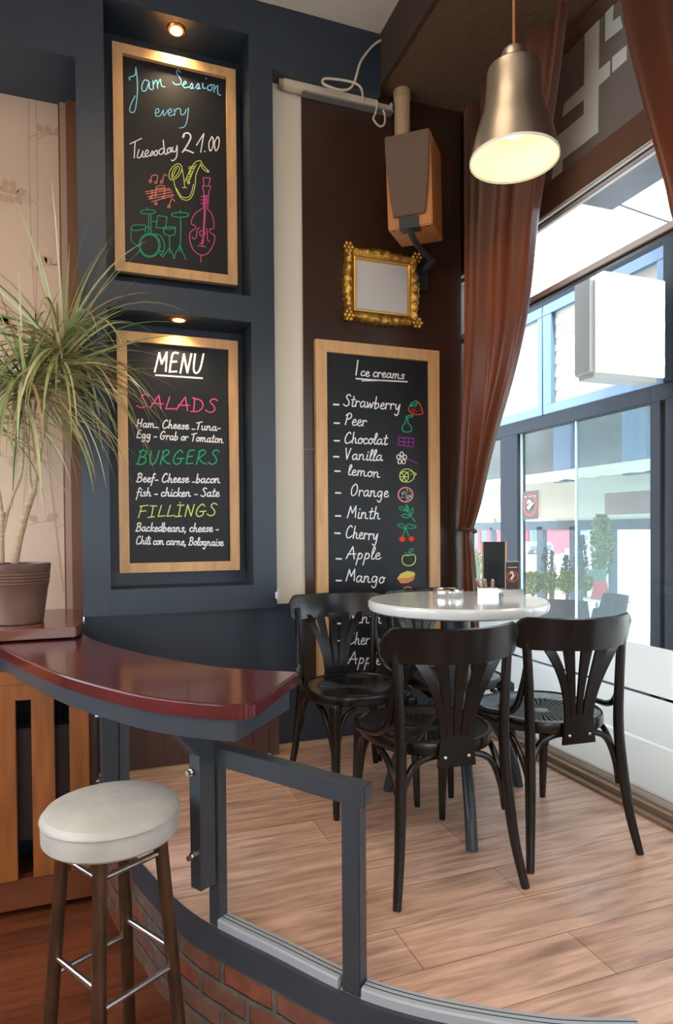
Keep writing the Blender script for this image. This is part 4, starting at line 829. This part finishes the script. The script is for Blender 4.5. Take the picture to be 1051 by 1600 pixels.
o = m.build('window_sill_shelf', mat('red_brown_shelf', (.15, .040, .022), rough=.26, coat=.4, var=.2, vscale=4, stretch=(1, 8, 8)), None, bevel=.004); base(tag(o, 'red-brown varnished wooden shelf carrying the potted plant', 'shelf'))
# brown boarded box along the back wall
t = thing('boarded_box', 'dark brown grooved panelled box along the foot of the blue wall', 'panelling')
BRB = mat('brown_grooved_board', (.080, .036, .027), rough=.5)
m = MB(); w = .0865
for k in range(8): m.box(.105+k*w, .105+k*w+w-.006, 3.21, 3.235, .03, .40)
m.box(.105, .79, 3.215, 3.318, .03, .40); m.build('grooved_front', BRB, t, bevel=.002)
m = MB(); m.box(.79, .845, 3.21, 3.318, .0, .40); m.build('end_panel', BRB, t, bevel=.002)
m = MB(); m.box(.10, .80, 3.195, 3.215, 0, .032); m.box(.80, .93, 3.19, 3.212, 0, .02); m.build('plinth', TRIMW, t, bevel=.002); base(t)
# ------------------------------------------------------------------ bar stool
SX, SY, SZ = .020, 1.885, .425
t = thing('bar_stool', 'bar stool with round off-white leather seat in front of the bar', 'stool', (SX, SY, FZ)); h = SZ-FZ
LEATH = mat('worn_white_leather', (.47, .45, .405), rough=.5, var=.16, vscale=7, bump=.12, bscale=26)
m = MB(); m.lathe([(0, h+.002), (.09, h+.001), (.145, h-.004), (.172, h-.014), (.180, h-.026), (.1815, h-.030), (.1795, h-.034), (.181, h-.045), (.180, h-.085), (.174, h-.092), (0, h-.092)], 64); m.build('seat_cushion', LEATH, t)
m = MB(); c = [(.1815*math.cos(a), .1815*math.sin(a), h-.030) for a in [2*PI*k/48 for k in range(48)]]; m.tube(c, .0028, 6, closed=True, smooth=1); m.build('piping', LEATH, t)
LEGM = mat('worn_brown_steel', (.115, .062, .034), rough=.34, metal=.65, var=.3, vscale=9, stretch=(4, 4, 1))
A0 = math.radians(-104); legs = []
for k in range(4):
    a = A0+k*PI/2; top = Vector((.128*math.cos(a), .128*math.sin(a), h-.092)); bot = Vector((.185*math.cos(a), .185*math.sin(a), .012)); legs.append((top, bot))
    m = MB(); m.tube([bot, top], .0185, 16, smooth=0); lg = m.build('leg', LEGM, t)
    m = MB(); m.lathe([(.018, 0), (.019, .02), (.016, .03)], 14, (bot.x, bot.y, 0)); m.build('rubber_foot', BLACK, lg)
for z, offs in ((h-.15, (0, 1)), (h-.42, (0, 1)), (h-.52, (0, 1))):
    pass
def on_leg(k, z): a, b = legs[k % 4]; return b.lerp(a, (z-b.z)/(a.z-b.z))
for i, (k, z) in enumerate([(0, h-.152), (1, h-.152), (2, h-.152), (3, h-.152), (1, h-.425), (3, h-.425), (0, h-.475), (2, h-.475)]):
    m = MB(); m.tube([on_leg(k, z), on_leg(k+1, z)], .0085, 12, smooth=0); m.build('rung', CHROME, t)
# ------------------------------------------------------------------ dracaena in a pot
PX, PY, PZ = -.335, 3.115, .770
t = thing('potted_dracaena', 'spiky dragon tree in a brown ringed pot on the shelf', 'plant', (PX, PY, PZ))
POT = mat('brown_glazed_pot', (.135, .072, .052), rough=.36, var=.18, vscale=5, metal=.15)
pf = [(.092, 0), (.098, .004), (.104, .05), (.112, .11), (.120, .165)]
for k in range(4): z = .168+k*.013; pf += [(.1215+k*.0012, z), (.1245+k*.0012, z+.006), (.1215+k*.0012, z+.012)]
pf += [(.128, .225), (.130, .252), (.131, .258), (.124, .258), (.120, .225), (0, .222)]
m = MB(); m.lathe(pf, 56); m.build('pot', POT, t)
m = MB(); m.lathe([(.120, .226), (.08, .232), (0, .235)], 32, close=False); m.build('soil', mat('dark_soil', (.03, .02, .014), rough=.95, bump=1, bscale=80), t)
BARK = mat('ringed_bark', (.40, .29, .18), rough=.7, bump=.6, bscale=30, stretch=(1, 1, 5), var=.2, vscale=14)
def PP(x, y, Y=3.10): q = py(x, y, Y); return q-Vector((PX, PY, PZ))
stem_pts = [([(22, 880), (30, 840), (42, 795), (53, 765)], .0165), ([(53, 768), (58, 735), (70, 660), (85, 590), (94, 548)], .009), ([(51, 768), (46, 745), (45, 715), (38, 650), (36, 590)], .007), ([(2, 880), (2, 835), (4, 800)], .012), ([(5, 832), (12, 800), (22, 770), (33, 742), (36, 700), (38, 600)], .006), ([(3, 805), (-4, 760), (-20, 690)], .008)]
for i, (ps, r) in enumerate(stem_pts):
    m = MB(); m.tube([PP(a, b) for a, b in ps], [r*1.1, r, r*.9], 12); m.build('stem', BARK, t)
LV = [mat('leaf_green', (.17, .25, .085), rough=.42), mat('leaf_olive', (.34, .33, .12), rough=.45), mat('leaf_tan', (.42, .25, .12), rough=.5), mat('leaf_pale', (.50, .50, .28), rough=.45)]
def crown(c, n, seed, zmin, Lr):
    r = random.Random(seed); m = MB(); c = Vector(c)
    for i in range(n):
        az = r.uniform(0, 2*PI); el = math.asin(r.uniform(zmin, 1))*r.uniform(.85, 1.0); L = r.uniform(*Lr); w = r.uniform(.0045, .0085)
        stiff = r.random(); droop = (.45+.75*r.random())*(1.65-1.05*max(0, math.sin(el)))*(1 if stiff > .15 else .3)
        d = Vector((math.cos(az)*math.cos(el), math.sin(az)*math.cos(el), math.sin(el)))
        side = Vector((-math.sin(az), math.cos(az), 0)); tw = r.uniform(-.5, .5)
        pos = c+Vector((r.uniform(-.012, .012), r.uniform(-.012, .012), r.uniform(-.10, .03))); K = 9; lo, mid, ro = [], [], []
        for k in range(K+1):
            v = k/K; ww = w*(.6+1.6*v if v < .25 else 1.0*(1-((v-.25)/.75)**1.7)) + .0003
            sd = (side*math.cos(tw)+Vector((0, 0, 1))*math.sin(tw)); nn = d.cross(sd).normalized()
            def cl(p):
                q = p+Vector((PX, PY, PZ)); lim = 3.205 if q.x > -.10 else 3.57
                if q.y > lim: q.y = lim-.02*min(1, (q.y-lim)*2)
                return q-Vector((PX, PY, PZ))
            lo.append(cl(pos+sd*ww+nn*ww*.35)); mid.append(cl(pos)); ro.append(cl(pos-sd*ww+nn*ww*.35))
            d = (d+Vector((0, 0, -1))*droop*.20*(0.4+v)).normalized(); pos = pos+d*(L/K)
        g = r.random(); mi = 0 if g < .30 else 1 if g < .66 else 2 if g < .82 else 3
        m.grid([lo, mid, ro], mi)
    return m.build('foliage', LV, t, smooth=1.0)
crown(PP(96, 545, 3.06), 150, 11, -.35, (.44, .66))
crown(PP(40, 590, 3.02), 150, 12, -.45, (.42, .64))
crown(PP(-22, 640, 3.10), 60, 13, -.3, (.36, .54))
# ------------------------------------------------------------------ outside: glazed front across the passage
GT = -.36
m = MB(); m.box(2.3, 3.32, -8, 40, -.12, -.04); m.box(3.32, 60, -20, 60, GT-.1, GT); o = struct('floor_terrace', m, mat('pale_paving', (.52, .50, .48), rough=.8, var=.05, vscale=2))
FX = 3.2
def fz(x, y, X=FX): return px(x, y, X).z
def fy(x, y, X=FX): return px(x, y, X).y
BLUEF = mat('pale_blue_frame', (.115, .19, .31), rough=.4)
DARKF = mat('anthracite_frame', (.020, .024, .033), rough=.5, spec=.12)
AWN = mat('cream_awning_cloth', (.40, .36, .28), rough=.8)
t = thing('glazed_front', 'dark framed glazed terrace front with pale blue upper sashes seen through the window', 'glazed facade')
za, zb_, zc_, zd = fz(958, 423), fz(862, 488), fz(862, 630.6), fz(910, 632)
ze = fz(915, 653); zbot = .30
m = MB(); m.box(FX, FX+.08, -4.0, 8.0, ze, zd); m.box(FX, FX+.08, -4.0, 8.0, za, za+.10); m.box(FX, FX+.10, -4.0, 8.0, -.05, zbot)
for yy in (1.6, .2, -1.2, -2.6): m.box(FX, FX+.08, yy-.05, yy+.05, -.04, za)
for a, b in ((1038, 1075), (1015, 1031), (781, 808)): m.box(FX, FX+.08, fy(b, 700), fy(a, 700), -.04, ze)
m.box(FX-.02, FX+.1, 2.4, fy(1039, 560), zd, za+.1); m.build('dark_frame', DARKF, t, bevel=.003)
for ya, yb in ((fy(1038, 500), fy(848.5, 560)), (fy(847.3, 560), 6.2), (1.65, 2.38), (.25, 1.55), (-1.15, .15), (-2.55, -1.25)):
    m = MB(); i = fy(848.5, 560)-fy(862, 560); m.box(FX-.005, FX+.06, ya, yb, za-(za-zb_), za); m.box(FX-.005, FX+.06, ya, yb, zd, zc_)
    m.box(FX-.005, FX+.06, yb-i, yb, zc_, zb_); m.box(FX-.005, FX+.06, ya, ya+i*.55, zc_, zb_); sh = m.build('upper_sash', BLUEF, t, bevel=.004)
    m = MB()
    for k in range(14):
        z = zc_+(zb_-zc_)*k/14; m.box(FX+.025+.004*(k % 2), FX+.035, ya, yb, z, zc_+(zb_-zc_)*(k+1)/14)
    m.build('pleated_blind', mat('cream_blind', (.40, .375, .31), rough=.8), sh)
PA = [(808, 893, GLASS), (893, 1014, GLASST), (700, 781, GLASS), (1075, 1290, GLASS), (1295, 3200, GLASS)]
for a, b, g in PA:
    m = MB(); m.box(FX+.03, FX+.038, fy(b, 700), fy(a, 700), zbot, ze); p_ = m.build('glass_leaf', g, t)
    m = MB(); m.box(FX+.028, FX+.040, fy(a+2.2, 700), fy(a, 700), zbot, ze); m.build('polished_edge', mat('pale_glass_edge', (.45, .62, .66), rough=.2), p_)
base(t, (FX, 4, 0))
t = thing('no_smoking_sticker', 'no-smoking card fixed high on the glass of the terrace front', 'sign')
c0 = px(823, 812, FX-.01); hs = px(823, 767, FX-.01).z-c0.z; ws = px(811, 790, FX-.01).y-px(835, 790, FX-.01).y
M5 = Matrix(((0, 1, 0, FX+.02), (-1, 0, 0, c0.y), (0, 0, 1, c0.z), (0, 0, 0, 1)))
smoke_sign(t, M5, ws, hs); base(t)
# blade sign
t = thing('lightbox_sign', 'blank white square lightbox sign with rounded grey casing outside the window', 'sign')
SY0 = 2.96; q0 = py(928, 420, SY0); q1 = py(1039, 441, SY0); q2 = py(934, 581, SY0); qb = px(910, 425, q0.x)
m = MB(); x0, x1, z0, z1 = q0.x, q1.x, q2.z, (q0.z+q1.z)/2; dpt = .19
m.box(x0, x1, SY0+.006, SY0+dpt, z0-.02, z1+.02); m.build('casing', mat('pale_grey_casing', (.62, .63, .62), rough=.35), t, bevel=.03, smooth=.6)
m = MB(); m.box(x0+.012, x1-.004, SY0-.004, SY0+.01, z0, z1); m.build('white_face', mat('white_acrylic', (.88, .88, .88), rough=.3, emit='ffffff', es=.5), t, bevel=.004)
m = MB()
for k in (.18, .42, .80): m.box(x1-.01, FX-.022, SY0+.06, SY0+.075, z1-(z1-z0)*k-.02, z1-(z1-z0)*k); m.box(x1+.02, x1+.03, SY0+.03, SY0+.10, z1-(z1-z0)*k-.03, z1-(z1-z0)*k+.01)
m.build('wall_bracket', mat('white_metal', (.7, .7, .7), rough=.4), t); base(t)
# soffit box over the passage (roller shutter housing)
m = MB(); a = px(918, 322, 2.42); b_ = px(1012, 258, 2.42); m.box(2.34, 2.58, -1, a.y, a.z+.0, a.z+.16); o = m.build('shutter_housing', mat('blue_grey_housing', (.13, .16, .22), rough=.5), None, bevel=.006); base(tag(o, 'blue-grey shutter housing under the lintel outside the window', 'shutter'))
m = MB(); m.tube([px(942, 311, 2.57), px(1045, 347, 3.19)], .006, 6, smooth=0); o = m.build('stay_cable', STEEL, None); base(tag(o, 'thin dark stay cable crossing the bright sky above the sign', 'cable'))
# ------------------------------------------------------------------ covered terrace beyond
t = thing('terrace_awning', 'cream awning with scalloped valance over the terrace', 'awning')
AX = 3.95; P0 = px(809, 745, AX); P1 = px(1019, 715, AX); zt_ = (P0.z+P1.z)/2; zl = px(915, 741, AX).z
FXX = 7.2; zf = pd(860, 806, 6.9).z
m = MB(); ya, yb = -3.0, 9.0; n = 109
rows = [[Vector((AX, ya+(yb-ya)*k/n, zt_)) for k in range(n+1)], [Vector((AX-.01, ya+(yb-ya)*k/n, zl-.018-.022*abs(math.sin(k*PI*.45)))) for k in range(n+1)]]
m.grid(rows); m.build('valance', AWN, t, solid=.004)
m = MB(); m.grid([[Vector((AX, y, zt_)) for y in (ya, 5, yb)], [Vector((5.6, y, (zt_+zf)/2+.04)) for y in (ya, 5, yb)], [Vector((FXX, y, zf)) for y in (ya, 5, yb)]]); m.build('canopy', AWN, t, solid=.006)
base(t, (5.5, 5, zf))
t = thing('blue_fascia', 'blue framed dark glazed fascia above the terrace awning', 'fascia')
m = MB(); X2 = 4.02; zu = px(915, 640, X2).z
m.box(X2, X2+.08, -3, 10, zu-.05, zu+.15)
for a, b in ((865, 893), (972, 1011), (800, 812)): m.box(X2-.01, X2+.07, fy(b, 700, X2), fy(a, 700, X2), zt_-.1, zu)
m.build('blue_frame', mat('mid_blue_frame', (.035, .075, .14), rough=.4), t, bevel=.004)
m = MB(); m.box(X2+.03, X2+.05, -3, 10, zt_-.05, zu); m.build('dark_pane', mat('dark_green_glass', (.010, .014, .012), rough=.3), t); base(t)
t = thing('pergola', 'grey post and beam frame at the street side of the terrace', 'frame')
GREYP = mat('blue_grey_post', (.042, .058, .074), rough=.6, spec=.15)
m = MB(); m.box(7.2, 7.3, 2, 14, zf-.16, zf); m.build('beam', GREYP, t)
for a, b in ((838, 847), (889, 899), (950, 956), (765, 769)):
    m = MB(); m.box(7.2, 7.3, px(b, 850, 7.2).y, px(a, 850, 7.2).y, GT, zf-.1); m.build('post', GREYP, t)
base(t)
p = px(985, 790, 4.6); m = MB(); m.box(4.6, 4.66, px(1025, 790, 4.6).y, px(944, 790, 4.6).y, px(985, 803, 4.6).z, px(985, 768, 4.6).z); o = m.build('brown_reflection', mat('orange_brown_reflection', (.14, .045, .018), rough=.5), None, bevel=.004)  # solid panel coloured to imitate the interior reflected in the glass
base(tag(o, 'orange-brown panel painted as a reflection of the interior, under the awning at the right', 'board'))
# street scene
def at(x, y, D): return pd(x, y, D)
def slab(x0, y0, x1, y1, D, th, ground=False):      # upright block facing the camera: its front corners on the sight lines at distance D
    a = at(x0, y0, D); b = at(x1, y1, D); c = at(x1, y0, D); z0, z1 = (GT if ground else b.z), a.z
    e = Vector((c.x-a.x, c.y-a.y, 0)); nn = Vector((-e.y, e.x, 0)).normalized()
    if nn.dot(FW) < 0: nn = -nn
    return [Vector((a.x, a.y, z0)), Vector((a.x, a.y, z0))+e, Vector((a.x, a.y, z1))+e, Vector((a.x, a.y, z1))], nn*th, e.normalized()
def put_slab(mb, *a, **k): q, n, e = slab(*a, **k); mb.prism(q, n); return mb
t = thing('red_kiosk', 'red flat-roofed building across the street with a pale roof band', 'building')
REDB = mat('red_facade', (.42, .05, .075), rough=.6)
m = MB(); put_slab(m, 700, 818, 897, 872, 20, 3, ground=True); m.build('wall', REDB, t)
m = MB(); put_slab(m, 690, 790, 900, 818, 19.8, 3.4); m.build('roof_band', mat('pale_roof_band', (.62, .62, .68), rough=.6), t)
for a in (705, 722, 738, 752, 827, 834): m = MB(); put_slab(m, a, 828, a+8, 858, 19.9, .05); m.build('window', mat('dark_blue_window', (.06, .10, .18), rough=.2), t)
base(t)
t = thing('blue_van', 'white van with a blue side parked in front of the red building', 'vehicle')
m = MB(); put_slab(m, 826, 848, 864, 866, 17, 1.4, ground=True); m.build('body', mat('white_bodywork', (.6, .62, .66), rough=.4), t, bevel=.05)
m = MB(); put_slab(m, 829, 853, 851, 864.5, 16.97, .04); m.build('blue_panel', mat('blue_panel', (.035, .12, .30), rough=.4), t)
m = MB(); put_slab(m, 854, 851, 862, 857, 16.97, .04); m.build('window', mat('dark_blue_window', (.06, .10, .18)), t)
for a in (834, 856): m = MB(); q = at(a, 867, 16.9); m.ell(q, (.18, .18, .18), 12, 8); m.build('wheel', BLACK, t)
base(t)
m = MB(); put_slab(m, 735, 868, 1010, 905, 14.5, .25, ground=True); o = m.build('low_wall', mat('pale_concrete', (.27, .28, .27), rough=.8), None); base(tag(o, 'long pale low wall between the shrubs and the street', 'wall'))
t = thing('apartment_block', 'pale grey building with rows of windows beyond the tall shrubs', 'building')
m = MB(); put_slab(m, 899, 770, 975, 880, 26, 3, ground=True); m.build('wall', mat('grey_facade', (.50, .50, .52), rough=.7), t)
for r_ in range(6):
    for c_ in range(4): m = MB(); put_slab(m, 908+c_*15, 798+r_*13, 919+c_*15, 805+r_*13, 25.9, .05); m.build('window', mat('dark_blue_window', (.06, .10, .18)), t)
base(t)
m = MB(); put_slab(m, 905, 860, 935, 880, 16.2, 1.5, ground=True); o = m.build('parked_car', mat('pale_blue_bodywork', (.45, .52, .58), rough=.3), None, bevel=.12); base(tag(o, 'pale blue parked car behind the shrubs', 'car'))
t = thing('road_sign', 'yellow diamond road sign on a grey pole', 'sign'); q = at(773, 820, 14); m = MB()
m.tube([(q.x, q.y, GT), (q.x, q.y, q.z+.15)], .04, 8, smooth=0); m.build('pole', GREYP, t); m = MB()
rr = FW.cross(Vector((0, 0, 1))).normalized(); m.prism([q+rr*.19, q+Vector((0, 0, .19)), q-rr*.19, q-Vector((0, 0, .19))], -FW*.03); m.build('plate', mat('sign_yellow', (.75, .55, .06), rough=.5), t); base(t)
# shrubs: trunk and a crown of small leaves
def shrub(name, label, x, ytop, ybot, wpx, D, mats, seed, n, shape, group):
    r = random.Random(seed); a = at(x, ytop, D); b = at(x, ybot, D); h = a.z-b.z; w = wpx/FOC*D/2
    t = thing(name, label, 'shrub', (b.x, b.y, GT), group=group); zb0 = b.z-GT
    m = MB(); m.tube([(0, 0, 0), (.02, 0, zb0), (0, 0, zb0+h*.7)], [.03, .012], 6, smooth=0); m.build('stem', mat('shrub_stem', (.10, .07, .04), rough=.8), t)
    m = MB(); S_ = w*.55
    prof = [(w*.62*(1-v)**.75+.002, zb0+h*v) for v in [q/8 for q in range(9)]] if shape == 'cone' else [(w*.7*math.sqrt(max(0, 1-(2*v-1)**2)), zb0+h*v) for v in [q/8 for q in range(9)]]
    m.lathe(prof, 12)
    for i in range(n):
        v = r.random()**.8; rad = (w*(1-v)**.75 if shape == 'cone' else w*math.sqrt(max(.02, 1-(2*v-1)**2)))*(.5+.5*r.random()**.5); an = r.uniform(0, 2*PI)
        c = Vector((rad*math.cos(an), rad*math.sin(an), zb0+h*v)); d = Vector((math.cos(an), math.sin(an), r.uniform(.1, 1.3))).normalized(); sd = d.cross(Vector((r.uniform(-1, 1), r.uniform(-1, 1), r.uniform(-1, 1)))).normalized(); L = S_*r.uniform(.6, 1.2)
        m.add([c, c+d*L*.5+sd*L*.26, c+d*L, c+d*L*.5-sd*L*.26], [(0, 1, 2, 3)], 0 if r.random() < .6 else 1)
    m.build('foliage', mats, t, smooth=.1); return t
GR = [mat('conifer_green', (.030, .070, .045), rough=.6), mat('conifer_light', (.065, .125, .07), rough=.6)]
YG = [mat('golden_green', (.10, .17, .025), rough=.6), mat('golden_leaf', (.30, .32, .045), rough=.6)]
GY = 'shrubs along the terrace edge'
shrub('conifer', 'slim dark conifer in front of the blue van', 851, 856, 905, 13, 9.0, GR, 1, 320, 'cone', GY)
shrub('conifer', 'short dark conifer just right of the blue van', 862, 862, 905, 12, 9.0, GR, 2, 280, 'cone', GY)
shrub('conifer', 'dark conifer beside the middle terrace post', 884, 868, 906, 16, 8.8, GR, 3, 300, 'cone', GY)
shrub('tall_shrub', 'loose green shrub right of the middle terrace post', 907, 838, 912, 24, 8.4, GR, 4, 520, 'cone', GY)
shrub('tall_shrub', 'tall yellow-green shrub reaching up to the awning', 940, 806, 905, 28, 8.2, YG, 5, 800, 'oval', GY)
shrub('tall_shrub', 'yellow-green shrub between the curtain and the table board', 743, 862, 930, 22, 8.2, YG, 15, 420, 'oval', GY)
shrub('golden_bush', 'low golden bush behind the no-smoking card on the table', 830, 897, 930, 28, 7.9, YG, 6, 420, 'oval', GY)
shrub('golden_bush', 'low golden bush below the slim conifers', 858, 896, 928, 26, 7.8, YG, 7, 380, 'oval', GY)
shrub('golden_bush', 'bright golden bush between two wicker chairs', 884, 893, 928, 20, 7.6, YG, 8, 420, 'oval', GY)
shrub('golden_bush', 'green-gold bush under the pale green board', 912, 900, 925, 24, 7.6, YG, 9, 380, 'oval', GY)
# terrace furniture
WICK = mat('black_wicker', (.012, .012, .013), rough=.6, spec=.1, bump=.8, bscale=120)
def wicker(x, D, rz, label):
    p = at(x, 960, D); t = thing('wicker_chair', label, 'chair', (p.x, p.y, GT), math.radians(rz), 'black wicker terrace chairs')
    m = MB(); m.grid([[Vector((.27*math.sin(a), -.25*math.cos(a)-.06*k, .42+.43*k-(.16*k if abs(a) > 1.3 else 0))) for a in [-1.7+3.4*i/16 for i in range(17)]] for k in (0, .5, 1)]); m.build('back', WICK, t, solid=.03)
    m = MB(); m.box(-.25, .25, -.24, .26, .36, .44); m.build('seat', WICK, t, bevel=.02)
    for a in (-.22, .22):
        for b in (-.2, .22): m = MB(); m.tube([(a, b, 0), (a, b, .38)], .018, 8, smooth=0); m.build('leg', STEEL, t)
wicker(876, 5.9, 150, 'black wicker terrace chair at the left, its rounded back showing')
wicker(930, 6.55, 60, 'black wicker terrace chair near the right glass leaf')
p = at(951, 912, 7.35); t = thing('terrace_table', 'small white terrace table among the wicker chairs', 'table', (p.x, p.y, GT))
TP = p; m = MB(); m.lathe([(0, .70), (.27, .70), (.275, .715), (.27, .73), (0, .73)], 32); m.build('tabletop', mat('white_table_slab', (.6, .62, .62), rough=.3), t)
m = MB(); m.lathe([(.2, 0), (.2, .02), (.03, .04), (.03, .70)], 20); m.build('pedestal', STEEL, t)
m = MB(); put_slab(m, 918, 890, 947, 910, 7.95, .03); q = at(932, 910, 8.0); m.tube([(q.x, q.y, GT), (q.x, q.y, q.z+.05)], .02, 6, smooth=0); o = m.build('green_board', mat('pale_green_board', (.13, .25, .18), rough=.6), None); base(tag(o, 'plain pale green board standing among the shrubs behind the white terrace table', 'board'))
q = at(846, 958, 6.9); m = MB(); m.box(q.x-.09, q.x+.09, q.y-.05, q.y+.05, GT, GT+.42); m.box(q.x-.07, q.x+.07, q.y-.035, q.y+.035, GT+.42, GT+.5); o = m.build('lantern', mat('orange_plastic', (.70, .20, .05), rough=.5), None, bevel=.02); base(tag(o, 'orange lantern box on the ground beside the left wicker terrace chair', 'lantern'))
m = MB(); q = Vector((TP.x-.12, TP.y, GT+.731)); m.prism([q+Vector((-.05, -.1, 0)), q+Vector((.05, -.1, 0)), q+Vector((0, -.1, .2))], (0, .2, 0)); o = m.build('menu_card', mat('red_card', (.40, .03, .03), rough=.5), None); base(tag(o, 'small red tent card standing on the white terrace table', 'card'))
